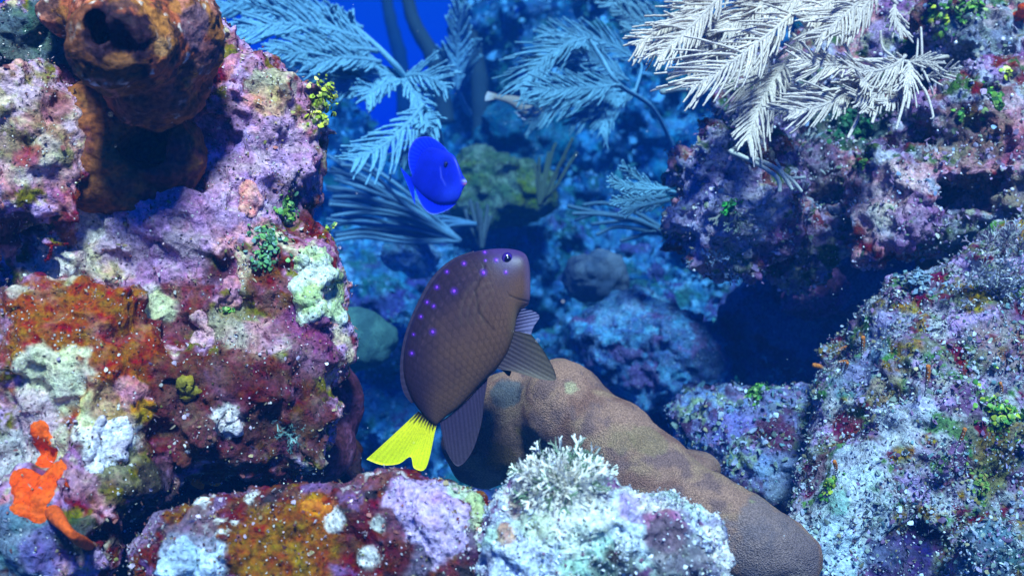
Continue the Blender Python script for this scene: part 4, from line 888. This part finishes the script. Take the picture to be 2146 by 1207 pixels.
put(fin("tail_fin", [(877, 862), (890, 870), (903, 880), (914, 890)], [(768, 962), (800, 974), (858, 960), (866, 982)][:2] + [(835, 972), (860, 957)] + [(868, 980), (893, 978), (912, 902)], w3, nr, u, (.95, .74, .012), (.95, .82, .01), rays=18, thick=5, ray=.35, wave=4, rayc=.10, dark=(.03, .018, .012)), d_root)
put(fin("pelvic_fin", [(1066, 690), (1062, 715), (1052, 745), (1040, 772)], [(1110, 700), (1136, 735), (1156, 772), (1158, 794), (1120, 790), (1074, 776)], w3, nr, u, (.055, .036, .045), (.12, .085, .06), rays=11, thick=4, lift=18, side=10), d_root)
put(fin("pelvic_fin", [(1058, 730), (1050, 752), (1040, 768)], [(1078, 765), (1072, 790), (1060, 782), (1050, 774)], w3, nr, u, (.02, .013, .02), (.018, .012, .018), rays=6, thick=3, lift=-20, side=-10), d_root)
put(fin("pectoral_fin", [(1066, 652), (1064, 668), (1062, 690), (1066, 706)], [(1092, 645), (1118, 652), (1128, 664), (1116, 684), (1108, 708)], w3, nr, u, (.035, .02, .06), (.16, .14, .24), rays=9, thick=2.5, ray=1.2, lift=10, side=6), d_root)
eye((1060, 545), 15.5, w3, nr, u, 27, (.04, .014, .17), (.006, .004, .02), d_root, .8)

# ---- blue tang
tp = [((977.5, 379), (977, 387)), ((969, 367), (969, 398)), ((962, 351), (964, 411)), ((951, 328), (955, 424)), ((938, 319), (938, 428)), ((918, 312), (918, 428)), ((898, 310), (900, 420)), ((884, 320), (886, 410)), ((873, 340), (876, 400)), ((866, 364), (870, 393)), ((860, 373), (866, 389))]
tt_ = [4, 9, 14, 19, 21, 21, 18, 14, 9, 6, 4]
def tang_col(uu, vv, ss, px):
    c = np.tile(np.array([.008, .018, .46]), (len(uu), 1)) * (1 + .25 * fbm(np.stack([px[:, 0] * .05, px[:, 1] * .05, ss], 1), 1.0, 4, 2))[:, None]; disp = np.zeros(len(uu))
    k_ = np.exp(-(np.linalg.norm((px - np.array([912, 365])) * [1, .7], axis=1) / 30) ** 2); c = c + (.5 * k_)[:, None] * (np.array([.006, .014, .40]) - c)
    ch = np.exp(-(np.linalg.norm(px - np.array([940, 410]), axis=1) / 22) ** 2); c = c + (.6 * ch)[:, None] * (np.array([.035, .075, .75]) - c)
    def seg(p, q_, w_):
        p = np.array(p, float); q_ = np.array(q_, float); t = np.clip(((px - p) @ (q_ - p)) / ((q_ - p) @ (q_ - p)), 0, 1); return np.exp(-(np.linalg.norm(px - p - t[:, None] * (q_ - p), axis=1) / w_) ** 2)
    g = np.clip(seg((917, 352), (919, 374), 1.3) + seg((919, 374), (928, 390), 1.3), 0, 1) * (ss > 0); c = c + (.5 * g)[:, None] * (np.array([.12, .15, .75]) - c); disp -= g
    lip = np.exp(-(np.linalg.norm((px - np.array([975, 386])) * [.6, 1.6], axis=1) / 4.5) ** 2); c = c + lip[:, None] * (np.array([.55, .16, .22]) - c)
    pw = np.exp(-(np.linalg.norm((px - np.array([971, 380])) * [.6, 1.4], axis=1) / 4) ** 2); c = c + (.7 * pw)[:, None] * (np.array([.5, .5, .75]) - c)
    e = np.exp(-(np.linalg.norm(px - np.array([930, 346]), axis=1) / 12) ** 2); c = c + (.6 * e)[:, None] * (np.array([.006, .01, .25]) - c)
    return np.clip(c, .003, 1), disp
t_root = empty("blue_tang", P(912, 368, .80)); tag(t_root, "vivid blue oval fish facing right above the brown fish", "fish")
ob, w3, nr, u = fish_body(tp, tt_, .80, .55, 912, tang_col, M=160, S=120); put(ob, t_root)
BL = (.006, .018, .62); BD = (.008, .03, .85)
put(fin("dorsal_fin", [(950, 330), (928, 318), (905, 312), (886, 322), (874, 342), (867, 366)], [(942, 322), (922, 300), (899, 287), (872, 291), (857, 316), (857, 345), (864, 368)], w3, nr, u, BL, BD, rays=18, thick=2.2, rayc=.3, edge=(.12, .14, .85)), t_root)
put(fin("anal_fin", [(956, 422), (938, 425), (918, 424), (896, 414), (880, 402), (871, 394)], [(955, 428), (938, 440), (913, 449), (897, 445), (884, 430), (872, 404)], w3, nr, u, BL, BD, rays=16, thick=2.2, edge=(.2, .25, .9)), t_root)
put(fin("tail_fin", [(861, 373), (863, 380), (867, 388)], [(839, 351), (847, 370), (853, 384), (861, 405), (870, 430)], w3, nr, u, BL, BD, rays=9, thick=2), t_root)
eye((930, 347), 6.6, w3, nr, u, 18, (.012, .012, .10), (.003, .003, .012), t_root, .8)

# ---- small tan fish far behind
gp = [((1165, 236), (1165, 242)), ((1145, 222), (1148, 250)), ((1120, 210), (1118, 252)), ((1098, 205), (1092, 240)), ((1075, 201), (1068, 220)), ((1050, 199), (1046, 211)), ((1036, 197), (1034, 208))]
def goby_col(uu, vv, ss, px):
    c = np.tile(np.array([.32, .27, .22]), (len(uu), 1)); c = c * (1 - .3 * sstep(0, 1, vv))[:, None]; return c, np.zeros(len(uu))
g_root = empty("tan_fish", P(1100, 222, 1.13)); tag(g_root, "small slender tan fish half hidden behind the fine blue sea plume", "fish")
ob, w3, nr, u = fish_body(gp, [2, 10, 15, 13, 7, 4, 3], 1.13, .1, 1100, goby_col, M=60, S=40); put(ob, g_root)
put(fin("tail_fin", [(1040, 197), (1038, 203), (1036, 209)], [(1022, 192), (1017, 203), (1017, 212)], w3, nr, u, (.4, .36, .3), (.5, .5, .5), rays=6, thick=1.5), g_root)
put(fin("anal_fin", [(1118, 250), (1100, 244), (1085, 234)], [(1112, 258), (1092, 248), (1078, 234)], w3, nr, u, (.4, .36, .36), (.45, .45, .5), rays=6, thick=1.5), g_root)
eye((1150, 234), 4, w3, nr, u, 8, (.2, .18, .1), (.01, .01, .01), g_root)

# ================================================================== ALGAE CLUMPS
def clump(name, px, py, rpx, n, kind, size, pal, label, R=None, flat=.6, tilt=.5, cat="algae", stretch=(1, 1), at=None, spread_n=None):
    n = int(n * 1.8) if kind == 'disc' else n
    c, nn = surf(px, py, R) if at is None else (P(px, py, at), np.array([0, -1.0, .3]))
    u = K * c[1]; A = Acc()
    a = np.cross(nn, [0, 0, 1.0]); a /= np.linalg.norm(a) + 1e-9; b2 = np.cross(a, nn)
    r = np.minimum(np.abs(RNG.normal(size=n)) * .62, 1.7); th = RNG.random(n) * 2 * math.pi
    off = (a * (r * np.cos(th) * stretch[0])[:, None] + b2 * (r * np.sin(th) * stretch[1])[:, None]) * rpx * u
    hgt = (np.clip(1 - r ** 2, 0, 1) ** .5) * flat * rpx * u * RNG.random(n) ** .6
    pos = c + off
    bv = R.bvh if R is not None else None
    if bv is None and at is None:
        bv = min(BVHS, key=lambda b_4: (b_4.find_nearest(Vector(c))[3]))
    nrm_ = np.tile(nn, (n, 1))
    if bv is not None:
        for i in range(n):
            q = bv.find_nearest(Vector(pos[i])); k2 = np.array(q[1]); pos[i] = np.array(q[0])
            nrm_[i] = k2 if np.dot(k2, nn) > -.3 else nn
    pos = pos + nrm_ * (hgt + .5 * size * u)[:, None]
    dirn = nn[None] * .7 + off / (rpx * u) * .8 + np.array([0, -.2, .35])
    dirn /= np.linalg.norm(dirn, axis=1, keepdims=True)
    sz = size * u * RNG.uniform(.35, 1.15, n) * (.75 if kind == "disc" else 1)
    v, f, cc = instances(kind, pos, dirn, sz, pick(pal, n), tilt); A.add(v, f, cc)
    return tag(A.build(name, M_ALGAE), label, cat)
YG = [(.48, .52, .04, 3), (.28, .38, .03, 2), (.60, .56, .16, 1), (.14, .2, .03, 1)]; GR = [(.08, .26, .04, 2), (.18, .36, .05, 3), (.04, .13, .03, 2), (.3, .4, .12, 1)]; DG = [(.02, .10, .04, 3), (.05, .18, .05, 2), (.015, .05, .03, 2)]
TG = [(.08, .22, .10, 2), (.14, .34, .10, 2), (.20, .34, .28, 1), (.05, .14, .08, 1)]
clump("green_algae", 672, 205, 42, 90, 'disc', 8, YG, "bright yellow green leafy algae on the top right corner of the left boulder", RL, .8)
clump("green_algae", 688, 245, 20, 26, 'disc', 8, YG, "few yellow green algae discs hanging below the leafy tuft on the left boulder", RL, .7)
clump("green_algae", 596, 450, 44, 120, 'disc', 8, GR + TG, "leafy green algae patch between the pink crusts on the left boulder", RL, .35, stretch=(.7, 1))
clump("green_algae", 562, 505, 44, 110, 'disc', 8, TG, "teal green crinkled algae just below the leafy patch on the left boulder", RL, .35)
clump("green_algae", 545, 548, 26, 40, 'disc', 7, TG, "small dark teal algae beneath the crinkled green patch", RL, .35)
clump("green_algae", 718, 465, 24, 30, 'disc', 7, YG + TG, "loose yellow green algae on the right rim of the left boulder", RL, .9)
clump("green_algae", 480, 650, 14, 18, 'disc', 6, GR, "tiny green algae dot under the square pink crust", RL, .4)
clump("branching_algae", 612, 900, 28, 36, 'fork', 18, [(.18, .30, .26, 2), (.12, .22, .2, 1)], "grey green forked algae against the maroon sponge", RL, .4)
clump("green_algae", 2095, 870, 56, 190, 'disc', 8, GR + YG[:1], "dense bright green disc algae on the right edge of the lower right boulder", RB, .35, stretch=(1, 1.1))
clump("green_algae", 2055, 1015, 36, 60, 'disc', 7, [(.2, .3, .05, 2), (.3, .22, .05, 1)], "olive green algae below the dense green patch, far right", RB, .3)
clump("green_algae", 1745, 1020, 30, 60, 'disc', 7, YG + GR, "small yellow green algae clump near the foot of the right boulder", RB, .5, stretch=(.7, 1.1))
clump("green_algae", 1590, 832, 62, 170, 'disc', 7, GR, "green algae carpet on top of the small purple grey rock", RS, .35, stretch=(1.1, .5))
clump("green_algae", 1408, 292, 20, 30, 'disc', 8, [(.05, .42, .05, 2), (.03, .2, .06, 2)], "vivid green algae sprig at the upper left rim of the overhang", RU, .8)
clump("green_algae", 1375, 420, 26, 90, 'disc', 6, DG + [(.05, .16, .03, 2)], "dark green mossy algae on the left tip of the overhang", RU, .5, stretch=(.8, 1.2))
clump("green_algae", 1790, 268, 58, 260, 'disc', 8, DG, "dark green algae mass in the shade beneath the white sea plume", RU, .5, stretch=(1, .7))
clump("green_algae", 1965, 40, 34, 60, 'disc', 8, GR + YG[:1], "lime green algae near the top, right of the white sea plume", RU, .4)
clump("green_algae", 2030, 14, 44, 80, 'disc', 8, GR, "green algae at the top edge near the upper right corner", RU, .4)
clump("green_algae", 2082, 215, 30, 40, 'disc', 9, GR, "bright green leaf cluster on the far right of the overhang", RU, .5, stretch=(.7, 1.3))
clump("green_algae", 2106, 152, 12, 12, 'disc', 10, YG, "small bright green leaf at the right edge above the leaf cluster", RU, .5)
clump("green_algae", 2010, 240, 18, 18, 'disc', 8, GR, "few green leaves left of the leaf cluster on the overhang", RU, .5)
clump("green_algae", 1812, 345, 16, 16, 'disc', 8, GR, "small green algae speck above the pink lump of the overhang", RU, .5)
clump("branching_algae", 2085, 600, 62, 260, 'fork', 22, [(.46, .46, .52, 3), (.30, .28, .36, 2), (.62, .64, .62, 1), (.34, .36, .28, 1)], "frilly grey lavender algae shelf on top of the lower right boulder", RB, .5, stretch=(1.3, .8))
clump("branching_algae", 2110, 520, 50, 130, 'fork', 20, [(.40, .38, .36, 3), (.28, .2, .26, 2), (.62, .6, .62, 1)], "pale ribbon algae at the right edge above the frilly shelf", RB, .5)
clump("branching_algae", 1925, 590, 44, 110, 'disc', 9, [(.22, .30, .36, 3), (.3, .34, .32, 1)], "grey blue scalloped algae along the crest of the lower right boulder", RB, .4, stretch=(1.4, .5))
clump("branching_algae", 1500, 540, 40, 40, 'fork', 20, [(.36, .46, .56, 2), (.26, .34, .44, 1)], "pale blue forked algae hanging from the underside of the purple lump", RU, .5)
clump("branching_algae", 1555, 590, 26, 34, 'fork', 24, [(.14, .17, .15, 2), (.2, .2, .16, 1)], "drab fringe of algae dangling into the dark crevice", RU, .5, stretch=(1, 1.2))
clump("branching_algae", 1625, 560, 30, 40, 'fork', 16, [(.34, .14, .18, 2), (.22, .1, .16, 1)], "reddish algae tuft under the overhang's lowest lump", RU, .5)
clump("branching_algae", 1690, 315, 46, 50, 'blade', 22, [(.35, .36, .34, 2), (.12, .14, .16, 2)], "thin pale blades in the shade above the forked sea rod", RU, .4)
clump("branching_algae", 1640, 780, 30, 30, 'fork', 16, [(.3, .42, .44, 2), (.2, .28, .36, 1)], "little teal algae sprigs at the left foot of the right boulder's slope", None, .5)
# frilly white tuft on the front rock
A = Acc()
for k_ in range(620):
    x = RNG.uniform(1085, 1270); y = RNG.uniform(945, 1065)
    e = ((x - 1178) / 100) ** 2 + ((y - 1010) / 62) ** 2
    if e > 1.05: continue
    top = sstep(985, 945, np.array([y]))[0]
    c = P(x, y, .455 + .05 * top + RNG.uniform(-.012, .012)); nn = np.array([(x - 1178) / 90, -.55 + .5 * top, (1030 - y) / 75]); nn /= np.linalg.norm(nn)
    s_ = RNG.uniform(18, 34) * K * .46
    white = RNG.random() > .22 + .45 * top
    cc = np.array((.88, .82, .70)) * RNG.uniform(.8, 1.05) if white else np.array((.14, .22, .13)) * RNG.uniform(.5, 1.6)
    v, f, c_ = instances('fork', (c - nn * s_ * .5)[None], nn[None], [s_], cc[None], .35); A.add(v, f, c_)
for px, py, sx in ((1076, 985, 30), (1080, 1012, 26), (1285, 985, 30), (1170, 930, 34), (1215, 925, 30), (1250, 945, 28), (1125, 935, 26)):
    nn = np.array([(px - 1178) / 90, -.3, (1000 - py) / 70]); nn /= np.linalg.norm(nn); s_ = sx * K * .47; c = P(px, py, .475) - nn * s_ * .7
    v, f, c_ = instances('fork', np.repeat(c[None], 3, 0), np.repeat(nn[None], 3, 0), [s_] * 3, np.array([(.82, .8, .72), (.7, .72, .6), (.3, .36, .25)]), .4); A.add(v, f, c_)
tag(A.build("frilly_algae", M_ALGAE), "bushy white frilly algae tuft on top of the pale front rock", "algae")
clump("frilly_algae", 1395, 1060, 32, 40, 'fork', 15, [(.8, .8, .74, 3), (.4, .44, .38, 1)], "small white frills on the right shoulder of the pale front rock", RW, .5, stretch=(1.5, .6))
clump("frilly_algae", 1480, 1145, 26, 60, 'disc', 6, [(.6, .66, .74, 2), (.2, .2, .3, 2)], "grainy blue white tuft at the right end of the pale front rock", RW, .6)
clump("frilly_algae", 950, 985, 44, 110, 'disc', 5, [(.04, .04, .05, 4), (.4, .38, .36, 1.4), (.75, .72, .7, .7)], "dark grainy algae ridge behind the lilac crust, under the anal fin", RF, .7, stretch=(1.2, .7))

# ================================================================== ORANGE TIPPED RODS on the right boulder
def hydroid(base, tip, r, label):
    c, nn = surf(base[0], base[1], RB); d = c[1] - .012
    A = Acc(); q = np.linspace(0, 1, 14); p0, p1 = P(base[0], base[1], d), P(tip[0], tip[1], d - .008)
    pts = p0 + q[:, None] * (p1 - p0) + np.sin(q * 3)[:, None] * np.array([.0006, 0, .0004]); u = K * d
    v, f = tube_pts(pts, r * u * (.45 + .65 * sstep(.1, .75, q)), 8, .08)
    cc = np.array([.34, .30, .27]) + sstep(.25, .7, q)[:, None] * (np.array([.62, .17, .03]) - np.array([.34, .30, .27])); cc = np.concatenate([np.repeat(cc, 8, 0), cc[:1], cc[-1:]]); A.add(v, f, cc)
    root = empty("sea_hydroid", p0); tag(root, label, "hydroid", "orange tipped stalks on the right boulder"); put(A.build("stalk", M_ORANGE), root)
    n = 7; k_ = np.linspace(.12, .92, n); pos = p0 + k_[:, None] * (p1 - p0) + np.array([0, -1, .1]) * r * u * .95
    v, f, c_ = instances('grain', pos, np.tile([0, -1.0, 0], (n, 1)), np.full(n, 1.4 * u), np.tile([.9, .84, .72], (n, 1)), .1); B = Acc(); B.add(v, f, c_); put(B.build("polyp_row", M_ALGAE), root)
for a in (((1735, 743), (1782, 725), 4.2, "orange stalk leaning right, highest on the left rim of the right boulder"), ((1738, 762), (1778, 757), 3.0, "thin yellowish stalk just below the highest orange stalk"), ((1733, 776), (1705, 765), 4.8, "thick orange stalk pointing left into the dark crevice"), ((1764, 786), (1776, 760), 3.0, "short pinkish stalk between the crevice rim stalks"), ((1805, 752), (1808, 706), 4.2, "upright orange stalk with white dots standing alone near the rim"),
          ((1938, 830), (1945, 766), 4.6, "long upright orange stalk in the middle of the right boulder"), ((2000, 948), (2022, 898), 4.0, "slanted orange stalk left of the dense green algae"), ((1752, 1000), (1748, 966), 4.0, "short upright orange stalk above the small yellow green clump"), ((2100, 842), (2096, 802), 3.0, "faint brown stalk beside the dense green disc algae")):
    hydroid(*a)

# ================================================================== drifting particles
n = 260; d = RNG.uniform(.30, 1.6, n); pos = np.stack([P(x, y, 1.0) / P(x, y, 1.0)[1] * z for x, y, z in zip(RNG.uniform(-50, 2200, n), RNG.uniform(-50, 1260, n), d)])
v, f, cc = instances('grain', pos, np.tile([0, -1.0, 0], (n, 1)), RNG.uniform(.00012, .00038, n), np.tile([.8, .8, .78], (n, 1)), 1.0)
A = Acc(); A.add(v, f, cc); tag(A.build("marine_snow", M_ALGAE), "tiny pale particles drifting in the water", "particles", kind="stuff")

# ================================================================== HAZE: the sea water itself
hm = bpy.data.materials.new("sea_water"); hm.use_nodes = True; ht = hm.node_tree; ht.nodes.clear()
ho = ht.nodes.new("ShaderNodeOutputMaterial"); pv = ht.nodes.new("ShaderNodeVolumePrincipled")
pv.inputs["Color"].default_value = (.001, .015, .050, 1); pv.inputs["Absorption Color"].default_value = (.002, .32, .90, 1)
pv.inputs["Density"].default_value = 1.42; pv.inputs["Anisotropy"].default_value = 0.0
ht.links.new(pv.outputs[0], ho.inputs["Volume"])
x0, x1, y0, y1, z0, z1 = -9.6, 9.6, -1.6, 14.6, -1.9, .78
V = np.array([(x, y, z) for x in (x0, x1) for y in (y0, y1) for z in (z0, z1)])
mk("haze", V, np.array([[0, 1, 3, 2], [4, 6, 7, 5], [0, 4, 5, 1], [2, 3, 7, 6], [0, 2, 6, 4], [1, 5, 7, 3]]), hm, smooth=False)
bpy.data.objects["haze"]["kind"] = "stuff"
